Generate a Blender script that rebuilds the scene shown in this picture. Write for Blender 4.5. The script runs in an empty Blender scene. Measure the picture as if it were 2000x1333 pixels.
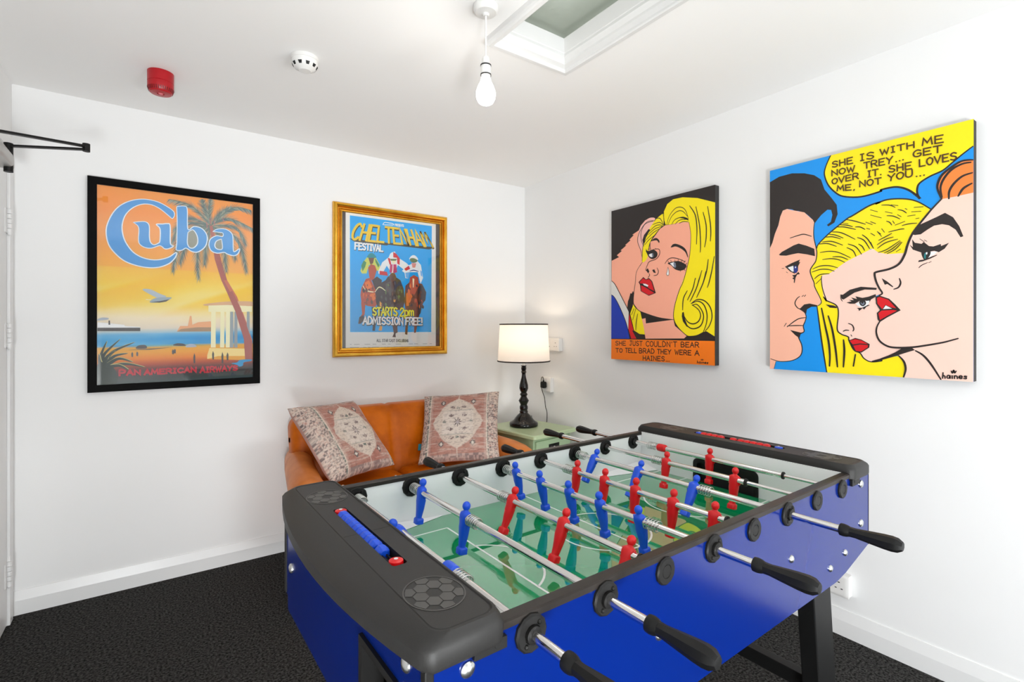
import bpy, bmesh, math, random
from mathutils import Vector, Matrix, Euler
from mathutils.geometry import tessellate_polygon

SC = bpy.context.scene
COL = SC.collection
PI = math.pi
random.seed(7)

# ---------------------------------------------------------------- camera
CAM = Vector((-2.294, -3.049, 1.250))
cam_d = bpy.data.cameras.new('camera')
cam_d.sensor_width = 36.0
cam_d.lens = 983.0 / 2000.0 * 36.0
cam_d.shift_y = -24.5 / 2000.0
cam_d.clip_start = 0.02
cam = bpy.data.objects.new('camera', cam_d)
cam.location = CAM
cam.rotation_euler = (PI / 2, 0, -0.6195)
COL.objects.link(cam)
SC.camera = cam

# ---------------------------------------------------------------- sky, lights, exposure
ROOM_X0, ROOM_Y0, ROOM_H = -2.795, -4.75, 2.316
world = bpy.data.worlds.new('overcast_sky')
SC.world = world
world.use_nodes = True
bg = world.node_tree.nodes['Background']
bg.inputs[0].default_value = (0.93, 0.96, 1.0, 1)
bg.inputs[1].default_value = 2.0

def area_light(name, loc, rot, sx, sy, power, col):
    l = bpy.data.lights.new(name, 'AREA')
    l.shape = 'RECTANGLE'; l.size = sx; l.size_y = sy
    l.energy = power; l.color = col
    o = bpy.data.objects.new(name, l)
    o.location = loc; o.rotation_euler = rot
    COL.objects.link(o)
    return o

def point_light(name, loc, power, col, r):
    l = bpy.data.lights.new(name, 'POINT')
    l.energy = power; l.color = col; l.shadow_soft_size = r
    o = bpy.data.objects.new(name, l); o.location = loc
    COL.objects.link(o)
    return o

# added fill light behind the camera, set at the made-up rear door
area_light('rear_fill_light', (-0.62, ROOM_Y0 + 0.03, 1.08), (PI / 2, 0, 0), 1.05, 1.95, 9, (0.97, 0.985, 1.0))
# two unseen fill lights added low behind the camera to brighten the room
area_light('fill_light_left', (-2.6, -4.5, 0.27), (math.radians(112), 0, math.radians(-3)), 0.5, 0.5, 64, (0.955, 0.985, 1.0))
area_light('fill_light_right', (-1.05, -4.6, 0.27), (math.radians(112), 0, math.radians(12)), 0.8, 0.5, 25, (0.955, 0.985, 1.0))

SC.view_settings.view_transform = 'Standard'
SC.view_settings.look = 'None'
SC.view_settings.exposure = -0.03
SC.view_settings.gamma = 1.0
SC.view_settings.use_curve_mapping = False

# ---------------------------------------------------------------- helpers
def lin(c):
    c = c / 255.0
    return c / 12.92 if c <= 0.04045 else ((c + 0.055) / 1.055) ** 2.4

def rgb(r, g, b):
    return (lin(r), lin(g), lin(b), 1.0)

def mat(name, col, rough=0.5, metal=0.0, **kw):
    m = bpy.data.materials.new(name); m.use_nodes = True
    p = m.node_tree.nodes['Principled BSDF']
    p.inputs['Base Color'].default_value = col
    p.inputs['Roughness'].default_value = rough
    p.inputs['Metallic'].default_value = metal
    for k, v in kw.items():
        p.inputs[k].default_value = v
    return m

def nodes(m):
    return m.node_tree.nodes, m.node_tree.links, m.node_tree.nodes['Principled BSDF']

def noise(m, scale, detail=3, rough=0.6, stretch=None):
    n, l, p = nodes(m)
    tc = n.new('ShaderNodeTexCoord'); mp = n.new('ShaderNodeMapping'); t = n.new('ShaderNodeTexNoise')
    t.inputs['Scale'].default_value = scale; t.inputs['Detail'].default_value = detail
    t.inputs['Roughness'].default_value = rough
    if stretch: mp.inputs['Scale'].default_value = stretch
    l.new(tc.outputs['Object'], mp.inputs[0]); l.new(mp.outputs[0], t.inputs[0])
    return t.outputs[0]

def noise_col(m, c1, c2, scale, lo=0.35, hi=0.65, detail=3, stretch=None):
    n, l, p = nodes(m)
    f = noise(m, scale, detail, 0.6, stretch)
    r = n.new('ShaderNodeValToRGB')
    r.color_ramp.elements[0].position = lo; r.color_ramp.elements[0].color = c1
    r.color_ramp.elements[1].position = hi; r.color_ramp.elements[1].color = c2
    l.new(f, r.inputs[0]); l.new(r.outputs[0], p.inputs['Base Color'])
    return r

def noise_bump(m, scale, strength, dist=0.002, detail=3, stretch=None):
    n, l, p = nodes(m)
    b = n.new('ShaderNodeBump')
    b.inputs['Strength'].default_value = strength; b.inputs['Distance'].default_value = dist
    l.new(noise(m, scale, detail, 0.6, stretch), b.inputs['Height']); l.new(b.outputs[0], p.inputs['Normal'])

class MB:
    """collects shapes; build() links them as one mesh object"""
    def __init__(s):
        s.v = []; s.f = []; s.m = []; s.c = []
    def add(s, vs, fs, m=0, M=None, col=None):
        o = len(s.v)
        s.v += [tuple(M @ Vector(p)) if M else tuple(p) for p in vs]
        for f in fs:
            s.f.append([i + o for i in f]); s.m.append(m); s.c.append(col)
        return s
    def box(s, x0, x1, y0, y1, z0, z1, m=0, M=None):
        vs = [(x, y, z) for x in (x0, x1) for y in (y0, y1) for z in (z0, z1)]
        return s.add(vs, [(0, 1, 3, 2), (4, 6, 7, 5), (0, 4, 5, 1), (2, 3, 7, 6), (0, 2, 6, 4), (1, 5, 7, 3)], m, M)
    def prism(s, poly, h0, h1, ax='z', m=0, M=None):
        n = len(poly)
        def P(p, h):
            return (p[0], p[1], h) if ax == 'z' else ((h, p[0], p[1]) if ax == 'x' else (p[0], h, p[1]))
        vs = [P(p, h0) for p in poly] + [P(p, h1) for p in poly]
        fs = [list(range(n))[::-1], list(range(n, 2 * n))] + [[i, (i + 1) % n, n + (i + 1) % n, n + i] for i in range(n)]
        return s.add(vs, fs, m, M)
    def loft(s, rings, m=0, M=None, cap0=True, cap1=True, close=True):
        n = len(rings[0]); vs = [p for r in rings for p in r]; fs = []
        for k in range(len(rings) - 1):
            for i in range(n if close else n - 1):
                j = (i + 1) % n
                fs.append([k * n + i, k * n + j, (k + 1) * n + j, (k + 1) * n + i])
        if cap0: fs.append(list(range(n))[::-1])
        if cap1: fs.append([(len(rings) - 1) * n + i for i in range(n)])
        return s.add(vs, fs, m, M)
    def lathe(s, prof, n=24, ax='z', c=(0, 0, 0), m=0, M=None, ph=0.0):
        rings = []
        for r, h in prof:
            ring = []
            for i in range(n):
                a = 2 * PI * i / n + ph
                u, w = r * math.cos(a), r * math.sin(a)
                p = (u, w, h) if ax == 'z' else ((h, u, w) if ax == 'x' else (u, h, w))
                ring.append((p[0] + c[0], p[1] + c[1], p[2] + c[2]))
            rings.append(ring)
        return s.loft(rings, m, M)
    def cyl(s, r, h0, h1, n=24, ax='z', c=(0, 0, 0), m=0, M=None, ph=0.0):
        return s.lathe([(r, h0), (r, h1)], n, ax, c, m, M, ph)
    def tube(s, path, r, n=8, m=0, M=None):
        path = [Vector(p) for p in path]; rings = []; up = Vector((0, 0, 1)); prev = None
        for i, p in enumerate(path):
            t = (path[min(i + 1, len(path) - 1)] - path[max(i - 1, 0)]).normalized()
            if prev is None:
                a = up if abs(t.dot(up)) < 0.9 else Vector((1, 0, 0))
                u = t.cross(a).normalized()
            else:
                u = (prev - t * prev.dot(t)).normalized()
            prev = u; w = t.cross(u)
            rr = r[i] if isinstance(r, (list, tuple)) else r
            rings.append([p + (u * math.cos(2 * PI * k / n) + w * math.sin(2 * PI * k / n)) * rr for k in range(n)])
        return s.loft([[tuple(q) for q in g] for g in rings], m, M)
    def sphere(s, r, c=(0, 0, 0), n=16, k=10, m=0, M=None, sc=(1, 1, 1)):
        rings = []
        for j in range(k + 1):
            t = -PI / 2 + PI * j / k
            rr = max(math.cos(t), 1e-3) * r; z = math.sin(t) * r
            rings.append([(c[0] + rr * math.cos(2 * PI * i / n) * sc[0], c[1] + rr * math.sin(2 * PI * i / n) * sc[1], c[2] + z * sc[2]) for i in range(n)])
        return s.loft(rings, m, M)
    def holed(s, outer, holes, h0, h1, ax='z', m=0):
        """plate with holes through it"""
        bm = bmesh.new(); es = []
        for lp in [outer] + holes:
            vs = [bm.verts.new((p[0], p[1], 0)) for p in lp]
            es += [bm.edges.new((vs[i], vs[(i + 1) % len(vs)])) for i in range(len(vs))]
        bmesh.ops.triangle_fill(bm, edges=es, use_beauty=True)
        bm.verts.index_update()
        pts = [(v.co.x, v.co.y) for v in bm.verts]; tri = [[v.index for v in f.verts] for f in bm.faces]
        bm.free()
        def P(p, h):
            return (p[0], p[1], h) if ax == 'z' else ((h, p[0], p[1]) if ax == 'x' else (p[0], h, p[1]))
        n = len(pts); fs = [t[::-1] for t in tri] + [[i + n for i in t] for t in tri]
        o = 0
        for lp in [outer] + holes:
            k = len(lp)
            fs += [[o + i, o + (i + 1) % k, n + o + (i + 1) % k, n + o + i] for i in range(k)]
            o += k
        return s.add([P(p, h0) for p in pts] + [P(p, h1) for p in pts], fs, m)
    def soft(s, sx, sy, sz, r, n=10, c=(0, 0, 0), fn=None, m=0, M=None):
        """box with rounded edges on a dense grid; fn may push each point further"""
        idx = {}; vs = []; fs = []
        def key(a, b, d):
            k = (a, b, d)
            if k not in idx:
                p = [2 * q / n - 1 for q in k]; hs = (sx / 2, sy / 2, sz / 2)
                q = Vector([p[i] * hs[i] for i in range(3)])
                core = Vector([max(-hs[i] + r, min(hs[i] - r, q[i])) for i in range(3)])
                d_ = q - core
                if d_.length > 1e-9: q = core + d_.normalized() * min(r, d_.length) if d_.length > r else q
                if fn: q = Vector(fn(q, p))
                idx[k] = len(vs); vs.append((q.x + c[0], q.y + c[1], q.z + c[2]))
            return idx[k]
        for i in range(n):
            for j in range(n):
                fs.append([key(i, j, 0), key(i, j + 1, 0), key(i + 1, j + 1, 0), key(i + 1, j, 0)])
                fs.append([key(i, j, n), key(i + 1, j, n), key(i + 1, j + 1, n), key(i, j + 1, n)])
                fs.append([key(i, 0, j), key(i + 1, 0, j), key(i + 1, 0, j + 1), key(i, 0, j + 1)])
                fs.append([key(i, n, j), key(i, n, j + 1), key(i + 1, n, j + 1), key(i + 1, n, j)])
                fs.append([key(0, i, j), key(0, i, j + 1), key(0, i + 1, j + 1), key(0, i + 1, j)])
                fs.append([key(n, i, j), key(n, i + 1, j), key(n, i + 1, j + 1), key(n, i, j + 1)])
        return s.add(vs, fs, m, M)
    def mesh(s, name, mats, off=(0, 0, 0), smooth=35, fix=True):
        me = bpy.data.meshes.new(name)
        me.from_pydata([(p[0] - off[0], p[1] - off[1], p[2] - off[2]) for p in s.v], [], s.f)
        if not isinstance(mats, (list, tuple)): mats = [mats]
        for q in mats: me.materials.append(q)
        for p, q in zip(me.polygons, s.m): p.material_index = q
        if fix:
            bm = bmesh.new(); bm.from_mesh(me)
            bmesh.ops.recalc_face_normals(bm, faces=bm.faces); bm.to_mesh(me); bm.free()
        if smooth:
            me.polygons.foreach_set('use_smooth', [True] * len(me.polygons))
            me.set_sharp_from_angle(angle=math.radians(smooth))
        me.update()
        return me
    def build(s, name, mats, parent=None, off=(0, 0, 0), loc=None, rot=None, smooth=35, bevel=0, seg=2, label=None, fix=True):
        o = bpy.data.objects.new(name, s.mesh(name, mats, off, smooth, fix)); COL.objects.link(o)
        if parent: o.parent = parent
        if loc is not None: o.location = loc
        if rot is not None: o.rotation_euler = rot
        if bevel:
            b = o.modifiers.new('bevel', 'BEVEL'); b.width = bevel; b.segments = seg; b.limit_method = 'ANGLE'; b.angle_limit = math.radians(40)
            b.harden_normals = False
        if label: o['label'] = label
        return o

def thing(name, label, cat, loc=(0, 0, 0), rotz=0.0, group=None):
    o = bpy.data.objects.new(name, None); o.empty_display_size = 0.05; COL.objects.link(o)
    o.location = loc; o.rotation_euler = (0, 0, rotz)
    return tag(o, label, cat, group)

def tag(o, label, cat, group=None):
    o['label'] = label; o['category'] = cat
    if group: o['group'] = group
    return o

def struct(o, label=None, cat=None):
    o['kind'] = 'structure'
    if label: o['label'] = label
    if cat: o['category'] = cat
    return o

def arc(cx, cy, r, a0, a1, n):
    return [(cx + r * math.cos(math.radians(a0 + (a1 - a0) * i / n)), cy + r * math.sin(math.radians(a0 + (a1 - a0) * i / n))) for i in range(n + 1)]

def rrect(x0, x1, y0, y1, r, n=5):
    return arc(x1 - r, y1 - r, r, 0, 90, n) + arc(x0 + r, y1 - r, r, 90, 180, n) + arc(x0 + r, y0 + r, r, 180, 270, n) + arc(x1 - r, y0 + r, r, 270, 360, n)

# ---------------------------------------------------------------- materials
M_wall = mat('white_wall_paint', (0.905, 0.905, 0.90, 1), 0.75); noise_bump(M_wall, 60, 0.06, 0.001)
M_ceil = mat('white_ceiling_paint', (0.965, 0.958, 0.945, 1), 0.8); noise_bump(M_ceil, 40, 0.06, 0.001)
M_gloss = mat('white_gloss_paint', (0.84, 0.84, 0.835, 1), 0.3)
M_carpet = mat('charcoal_carpet', (0.03, 0.03, 0.03, 1), 1.0)
M_carpet.node_tree.nodes['Principled BSDF'].inputs['Specular IOR Level'].default_value = 0.1
noise_col(M_carpet, (0.006, 0.0055, 0.005, 1), (0.105, 0.102, 0.098, 1), 120, 0.38, 0.72, 6)
noise_bump(M_carpet, 220, 0.9, 0.006)
M_blue = mat('blue_gloss_laminate', rgb(0, 31, 112), 0.18, **{'Coat Weight': 0.1, 'Coat Roughness': 0.1, 'Specular IOR Level': 0.36})
M_black = mat('black_moulded_plastic', (0.012, 0.0115, 0.011, 1), 0.45); noise_bump(M_black, 400, 0.15, 0.0006)
M_cap = mat('grained_charcoal_plastic', (0.020, 0.019, 0.018, 1), 0.5); noise_bump(M_cap, 700, 0.25, 0.0006)
M_emb = mat('worn_grey_print', (0.065, 0.062, 0.058, 1), 0.45)
M_rail = mat('dark_brown_plastic_rail', (0.026, 0.021, 0.018, 1), 0.36)
M_blk = mat('black_powder_coat', (0.006, 0.006, 0.006, 1), 0.45)
M_white = mat('white_laminate', (0.92, 0.925, 0.93, 1), 0.25)
M_chrome = mat('chrome', (0.80, 0.79, 0.78, 1), 0.12, 1.0)
M_steel = mat('zinc_steel', (0.62, 0.63, 0.62, 1), 0.28, 1.0)
M_red = mat('red_moulded_plastic', rgb(218, 8, 16), 0.32)
M_pblue = mat('blue_moulded_plastic', rgb(14, 82, 222), 0.32)
M_pwhite = mat('white_plastic', (0.82, 0.81, 0.79, 1), 0.35)
M_pitch = mat('green_glass_pitch', rgb(3, 150, 90), 0.02, **{'IOR': 1.9, 'Coat Weight': 1.0, 'Coat Roughness': 0.0, 'Coat IOR': 1.6})
M_line = mat('white_pitch_print', (0.80, 0.82, 0.80, 1), 0.05)
for m_, v_ in ((M_black, 0.22), (M_blk, 0.25), (M_rail, 0.25), (M_cap, 0.40)): m_.node_tree.nodes['Principled BSDF'].inputs['Specular IOR Level'].default_value = v_
M_hole = mat('black_void_lining', (0.004, 0.004, 0.004, 1), 0.6)

# ---------------------------------------------------------------- the room
X0, Y0, H = ROOM_X0, ROOM_Y0, ROOM_H
SKX0, SKX1, SKY0, SKY1 = -1.303, -0.908, -2.62, -1.487    # skylight frame
WX0, WX1, WZ0, WZ1 = -1.17, -0.07, 0.08, 2.08           # added rear door opening, unseen
DY0, DY1, DZ = -0.93, -0.10, 2.0                        # doorway in the left wall

struct(MB().box(X0 - 0.1, 0.1, Y0 - 0.1, 0.1, -0.1, 0).build('floor', M_carpet), 'charcoal flecked carpet floor', 'floor')
struct(MB().holed([(X0 - 0.1, Y0 - 0.1), (0.1, Y0 - 0.1), (0.1, 0.1), (X0 - 0.1, 0.1)],
                  [[(SKX0 + .03, SKY0 + .03), (SKX1 - .03, SKY0 + .03), (SKX1 - .03, SKY1 - .03), (SKX0 + .03, SKY1 - .03)]], H, H + 0.12).build('ceiling', M_ceil, smooth=0), 'plain white painted ceiling', 'ceiling')
struct(MB().box(X0 - 0.1, 0.1, 0, 0.1, 0, H).build('wall_back', M_wall), 'white wall behind the sofa', 'wall')
struct(MB().box(0, 0.1, Y0, 0, 0, H).build('wall_right', M_wall), 'white wall carrying the two comic paintings', 'wall')
struct(MB().holed([(Y0, 0), (DY0, 0), (DY0, DZ), (DY1, DZ), (DY1, 0), (0, 0), (0, H), (Y0, H)], [], X0 - 0.1, X0, 'x').build('wall_left', M_wall, smooth=0), 'white wall with the door', 'wall')
struct(MB().holed([(X0, 0), (0, 0), (0, H), (X0, H)], [[(WX0, WZ0), (WX1, WZ0), (WX1, WZ1), (WX0, WZ1)]], Y0 - 0.1, Y0, 'y').build('wall_rear', M_wall, smooth=0), 'white wall behind the camera with an added window opening', 'wall')

def skirting(name, p0, p1, nrm, label):
    # profile: flat face, long chamfer to a thin top edge
    prof = [(0, 0), (0.015, 0), (0.015, 0.062), (0.005, 0.103), (0, 0.103)]
    rings = [[(p[0] + nrm[0] * d, p[1] + nrm[1] * d, z) for d, z in prof] for p in (p0, p1)]
    struct(MB().loft(rings).build(name, M_gloss, smooth=0), label, 'skirting')
skirting('baseboard_back', (X0, 0), (0, 0), (0, -1), 'white chamfered skirting board under the posters')
skirting('baseboard_right', (0, -0.016), (0, Y0), (-1, 0), 'white chamfered skirting board under the comic paintings')

# door in the left wall: frame, leaf, hinges, closer
d = MB(); d.box(X0 - 0.1, X0 + 0.012, DY1, DY1 + 0.055, 0, DZ + 0.05); d.box(X0 - 0.1, X0 + 0.012, DY0 - 0.055, DY0, 0, DZ + 0.05)
d.box(X0 - 0.1, X0 + 0.012, DY0, DY1, DZ, DZ + 0.05)
struct(d.build('trim_1', M_gloss, smooth=0, bevel=0.003), 'white door frame at the left edge', 'door frame')
door = bpy.data.objects.new('door_1', None); COL.objects.link(door); door.location = (X0, (DY0 + DY1) / 2, 0)
struct(door, 'white door with painted hinges at the left edge', 'door')
off = (X0, (DY0 + DY1) / 2, 0)
MB().box(X0 - 0.042, X0 + 0.002, DY0 + 0.004, DY1 - 0.004, 0.006, DZ - 0.004).build('door_leaf', M_gloss, door, off, smooth=0, bevel=0.002)
for z in (0.22, 1.22, 1.70):
    hb = MB()
    for k in range(5):
        hb.cyl(0.0085, z - 0.05 + k * 0.0205, z - 0.05 + k * 0.0205 + 0.019, 12, 'z', (X0 + 0.010, DY1 - 0.003, 0))
    hb.sphere(0.0075, (X0 + 0.010, DY1 - 0.003, z - 0.053), 10, 6)
    hb.box(X0 + 0.001, X0 + 0.004, DY1 - 0.04, DY1, z - 0.05, z + 0.05)
    hb.build('hinge', M_gloss, door, off)
M_silver = mat('scuffed_silver_paint', (0.50, 0.49, 0.47, 1), 0.4, 0.6)
clo = thing('door_closer', 'silver overhead door closer with a black scissor arm beside the ceiling', 'door closer', (X0, -0.42, 1.88))
co = (X0, -0.42, 1.88)
MB().soft(0.06, 0.24, 0.055, 0.012, 8, (X0 + 0.034, -0.44, 1.895)).build('closer_body', M_silver, clo, co)
MB().cyl(0.014, 1.85, 1.960, 16, 'z', (X0 + 0.05, -0.36, 0)).build('spindle', M_blk, clo, co)
def bar(p, q, w, t):
    p, q = Vector(p), Vector(q); dr = (q - p).normalized(); sd = dr.cross(Vector((0, 0, 1))).normalized() * w / 2; up = Vector((0, 0, t / 2))
    return MB().loft([[tuple(a + sd + up), tuple(a - sd + up), tuple(a - sd - up), tuple(a + sd - up)] for a in (p, q)])
EL = (-2.505, -0.50, 1.945)
a1 = bar((X0 + 0.05, -0.36, 1.950), EL, 0.016, 0.007); a1.build('lower_arm', M_blk, clo, co, smooth=0)
a2 = bar((X0 + 0.02, -0.72, 1.902), (EL[0], EL[1], 1.957), 0.018, 0.008)
a2.cyl(0.012, 1.937, 1.967, 14, 'z', (EL[0], EL[1], 0)); a2.box(X0 + 0.003, X0 + 0.035, -0.75, -0.69, 1.892, 1.913)
a2.build('upper_arm', M_blk, clo, co, smooth=0)

# skylight: moulded white frame round an opening, glazed above
sk = bpy.data.objects.new('window_1', None); COL.objects.link(sk)
skc = ((SKX0 + SKX1) / 2, (SKY0 + SKY1) / 2, H); sk.location = skc
struct(sk, 'ceiling skylight in a white moulded frame', 'skylight')
prof = [(0.0, 0.0), (0.0, -0.018), (0.004, -0.026), (0.010, -0.030), (0.024, -0.030), (0.028, -0.026), (0.029, -0.018), (0.045, -0.010), (0.047, -0.002), (0.060, 0.012), (0.0605, 0.022), (0.063, 0.024), (0.074, 0.070), (0.074, 0.13)]
rings = []
for dd, z in prof:
    rings.append([(SKX0 + dd, SKY0 + dd, H + z), (SKX1 - dd, SKY0 + dd, H + z), (SKX1 - dd, SKY1 - dd, H + z), (SKX0 + dd, SKY1 - dd, H + z)])
M_sky = mat('white_moulding_paint', (0.76, 0.76, 0.755, 1), 0.45)
MB().loft(rings, cap0=False, cap1=False).build('skylight_frame', M_sky, sk, skc, smooth=0)
M_frost = mat('frosted_skylight_glass', (0.50, 0.54, 0.47, 1), 0.45, **{'Transmission Weight': 0.75, 'IOR': 1.3})
MB().box(SKX0 + .07, SKX1 - .07, SKY0 + .07, SKY1 - .07, H + 0.072, H + 0.078).build('pane', M_frost, sk, skc, smooth=0)
MB().holed([(SKX0 + .05, SKY0 + .05), (SKX1 - .05, SKY0 + .05), (SKX1 - .05, SKY1 - .05), (SKX0 + .05, SKY1 - .05)],
           [[(SKX0 + .085, SKY0 + .085), (SKX1 - .085, SKY0 + .085), (SKX1 - .085, SKY1 - .085), (SKX0 + .085, SKY1 - .085)]], H + 0.10, H + 0.2).build('outer_kerb', M_gloss, sk, skc, smooth=0)

# unseen glazed door frame, added behind the camera to carry the fill light
wn = bpy.data.objects.new('added_rear_window', None); COL.objects.link(wn); wc = ((WX0 + WX1) / 2, Y0, WZ0); wn.location = wc
struct(wn, 'added white glazed door frame in the unseen rear wall', 'window')
w = MB()
for x in (WX0, (WX0 + WX1) / 2 - .025, WX1 - .05): w.box(x, x + .05, Y0 - .07, Y0 - .02, WZ0, WZ1)
for z in (WZ0, WZ1 - .05): w.box(WX0, WX1, Y0 - .069, Y0 - .021, z, z + .05)
w.build('added_window_frame', M_gloss, wn, wc, smooth=0)

# ---------------------------------------------------------------- football table
# a runs along the table, b across it, z up; origin at the goalkeeper rod nearest the camera
TA, TB_, TZ = 0.5375, 0.358, 0.0
TP = (-1.86663, -2.49278); TH = 0.0189
cT, sT = math.cos(TH), math.sin(TH)
table = thing('football_table', 'blue football table with red and blue players, black end caps and black legs', 'football table',
              (TP[0] + TA * cT - TB_ * sT, TP[1] + TA * sT + TB_ * cT, 0), TH)
TO = (TA, TB_, 0)
W = 0.716; ZR = 0.827; ZT = 0.857; EA0, EA1 = -0.160, 1.235; FA0, FA1 = -0.037, 1.097; ZF = 0.727
def tpart(mb, name, m, **k):
    return mb.build(name, m, table, TO, **k)

side = [(EA0, 0.632), (-0.03, 0.598), (0.02, 0.590), (1.02, 0.590), (1.08, 0.598), (EA1, 0.634), (EA1, 0.838), (1.10, 0.838), (1.10, 0.848), (-0.05, 0.848), (-0.05, 0.838), (EA0, 0.838)]
def side_panel(b0, b1, flip):
    mb = MB(); mb.prism(side, b0, b1, 'y', 0)
    bi = b0 - 0.0006 if flip else b1 + 0.0006      # white inner lining
    mb.prism([(FA0, 0.70), (FA1, 0.70), (FA1, 0.847), (FA0, 0.847)], min(bi, b0 if flip else b1), max(bi, b0 if flip else b1), 'y', 1)
    tpart(mb, 'side_panel', [M_blue, M_white], smooth=0)
side_panel(0.0, 0.019, False); side_panel(W - 0.019, W, True)

# end panels, the near one with the ball return opening
for a0, hole in ((EA0, True), (EA1 - 0.018, False)):
    mb = MB()
    hl = [[(0.085, 0.64), (0.205, 0.64), (0.205, 0.770), (0.085, 0.770)]] if hole else []
    mb.holed([(0.0192, 0.60), (W - 0.0192, 0.60), (W - 0.0192, 0.838), (0.0192, 0.838)], hl, a0, a0 + 0.018, 'x')
    tpart(mb, 'end_panel', M_blue, smooth=0)
fr = MB(); fr.holed([(0.077, 0.632), (0.215, 0.632), (0.215, 0.780), (0.077, 0.780)], [[(0.089, 0.644), (0.203, 0.644), (0.203, 0.768), (0.089, 0.768)]], EA0 - 0.006, EA0 + 0.03, 'x')
fr.box(EA0 + 0.055, EA0 + 0.06, 0.077, 0.215, 0.632, 0.780, 1)
tpart(fr, 'ball_return', [M_black, M_hole], smooth=0)
for a, b0, b1 in ((EA0 - 0.003, -0.003, 0.010), (EA0 - 0.003, W - 0.010, W + 0.003), (EA1 - 0.0128, -0.0008, 0.019), (EA1 - 0.0128, W - 0.019, W + 0.0008)):
    t = MB(); t.box(a if a < 0 else EA1 + 0.0002, a + 0.013 if a < 0 else EA1 + 0.002, b0, b1, 0.634, 0.838)
    tpart(t, 'corner_trim', M_black, smooth=0, bevel=0.002 if a < 0 else 0)

# inner end walls with goal mouths, playing surface, corner ramps
GB0, GB1, GZ = 0.255, 0.461, 0.797
for a0, a1 in ((FA0 - 0.018, FA0), (FA1, FA1 + 0.018)):
    mb = MB(); mb.holed([(0.0198, 0.70), (GB0, 0.70), (GB0, GZ), (GB1, GZ), (GB1, 0.70), (W - 0.0198, 0.70), (W - 0.0198, 0.8565), (0.0198, 0.8565)], [], a0, a1, 'x')
    tpart(mb, 'end_wall', M_white, smooth=0)
    g = MB(); near = a0 < 0
    out = [(GB0 - 0.010, ZF + 0.0005)] + [(b, z) for b, z in arc(GB0 + 0.008, GZ - 0.008, 0.018, 180, 90, 5)] + [(b, z) for b, z in arc(GB1 - 0.008, GZ - 0.008, 0.018, 90, 0, 5)] + [(GB1 + 0.010, ZF + 0.0005)]
    inn = [(GB1 - 0.004, ZF + 0.0005)] + arc(GB1 - 0.014, GZ - 0.014, 0.010, 0, 90, 4) + arc(GB0 + 0.014, GZ - 0.014, 0.010, 90, 180, 4) + [(GB0 + 0.004, ZF + 0.0005)]
    e0, e1 = (a1 - 0.02, a1 + 0.004) if near else (a0 - 0.004, a0 + 0.02)
    g.holed(out + inn, [], e0, e1, 'x')
    tpart(g, 'goal_frame', M_black, smooth=30)
    v = MB()
    k0, k1 = (a0 - 0.06, a0) if near else (a1, a1 + 0.06)
    v.box(k0, k0 + 0.004, GB0 - .01, GB1 + .01, 0.70, 0.81); v.box(k1 - 0.004, k1, GB0 - .01, GB0 - 0.006, 0.70, 0.81)
    v.box(k0, k1, GB0 - .012, GB0 - .008, 0.70, 0.81); v.box(k0, k1, GB1 + .008, GB1 + .012, 0.70, 0.81); v.box(k0, k1, GB0 - .01, GB1 + .01, 0.806, 0.81)
    v.box(k0, k1, GB0 - .01, GB1 + .01, 0.70, 0.722, 1)
    tpart(v, 'goal_box', [M_hole, M_blue], smooth=0)

pf = MB(); pf.box(FA0 + 0.0005, FA1 - 0.0005, 0.0202, W - 0.0202, 0.712, ZF)
ZL = ZF + 0.0004; lw = 0.005; CA, CB = (FA0 + FA1) / 2, W / 2
def flat(poly):
    pf.prism(poly, ZF - 0.0002, ZL, 'z', 1)
def seg_(p, q):
    p, q = Vector(p), Vector(q); n = Vector((-(q - p).y, (q - p).x)).normalized() * lw / 2
    flat([tuple(p - n), tuple(q - n), tuple(q + n), tuple(p + n)])
def ring_(ca, cb, r, t0, t1, k):
    for i in range(k):
        a0 = t0 + (t1 - t0) * i / k; a1 = t0 + (t1 - t0) * (i + 1) / k
        pt = lambda a, rr: (ca + rr * math.cos(math.radians(a)), cb + rr * math.sin(math.radians(a)))
        flat([pt(a0, r - lw / 2), pt(a1, r - lw / 2), pt(a1, r + lw / 2), pt(a0, r + lw / 2)])
for sgn, e in ((1, FA0), (-1, FA1)):
    ln = e + sgn * 0.249
    seg_((e, 0.613), (ln, 0.613)); seg_((ln, 0.613), (ln, 0.103)); seg_((ln, 0.103), (e, 0.103))
    ring_(e + sgn * 0.197, CB, 0.13, *((-66, 66) if sgn > 0 else (114, 246)), 24)
    seg_((e, 0.50), (e + sgn * 0.09, 0.50)); seg_((e + sgn * 0.09, 0.50), (e + sgn * 0.09, 0.216)); seg_((e + sgn * 0.09, 0.216), (e, 0.216))
seg_((CA, 0.021), (CA, W - 0.021)); ring_(CA, CB, 0.12, 0, 360, 48)
tpart(pf, 'pitch', [M_pitch, M_line], smooth=0)
for sa, e in ((1, FA0), (-1, FA1)):
    for sb, w0 in ((1, 0.0202), (-1, W - 0.0202)):
        r = MB(); A, B = sa * 0.285, sb * 0.072
        vs = [(e, w0, ZF + 0.0006), (e + A, w0, ZF + 0.0006), (e, w0 + B, ZF + 0.0006), (e, w0, ZF + 0.022), (e + A, w0, ZF + 0.0012), (e, w0 + B, ZF + 0.0012)]
        r.add(vs, [(0, 1, 2), (3, 4, 5), (0, 1, 4, 3), (1, 2, 5, 4), (2, 0, 3, 5)])
        tpart(r, 'corner_ramp', M_white, smooth=0)

# dark top rails on the long sides
for b0 in (-0.001, W - 0.022):
    r = MB(); prof = [(b0, 0.846), (b0 + 0.023, 0.846), (b0 + 0.023, 0.855), (b0 + 0.020, 0.857), (b0 + 0.003, 0.857), (b0, 0.855)]
    r.prism(prof, -0.046, 1.102, 'x')
    tpart(r, 'top_rail', M_rail, smooth=30)

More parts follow.
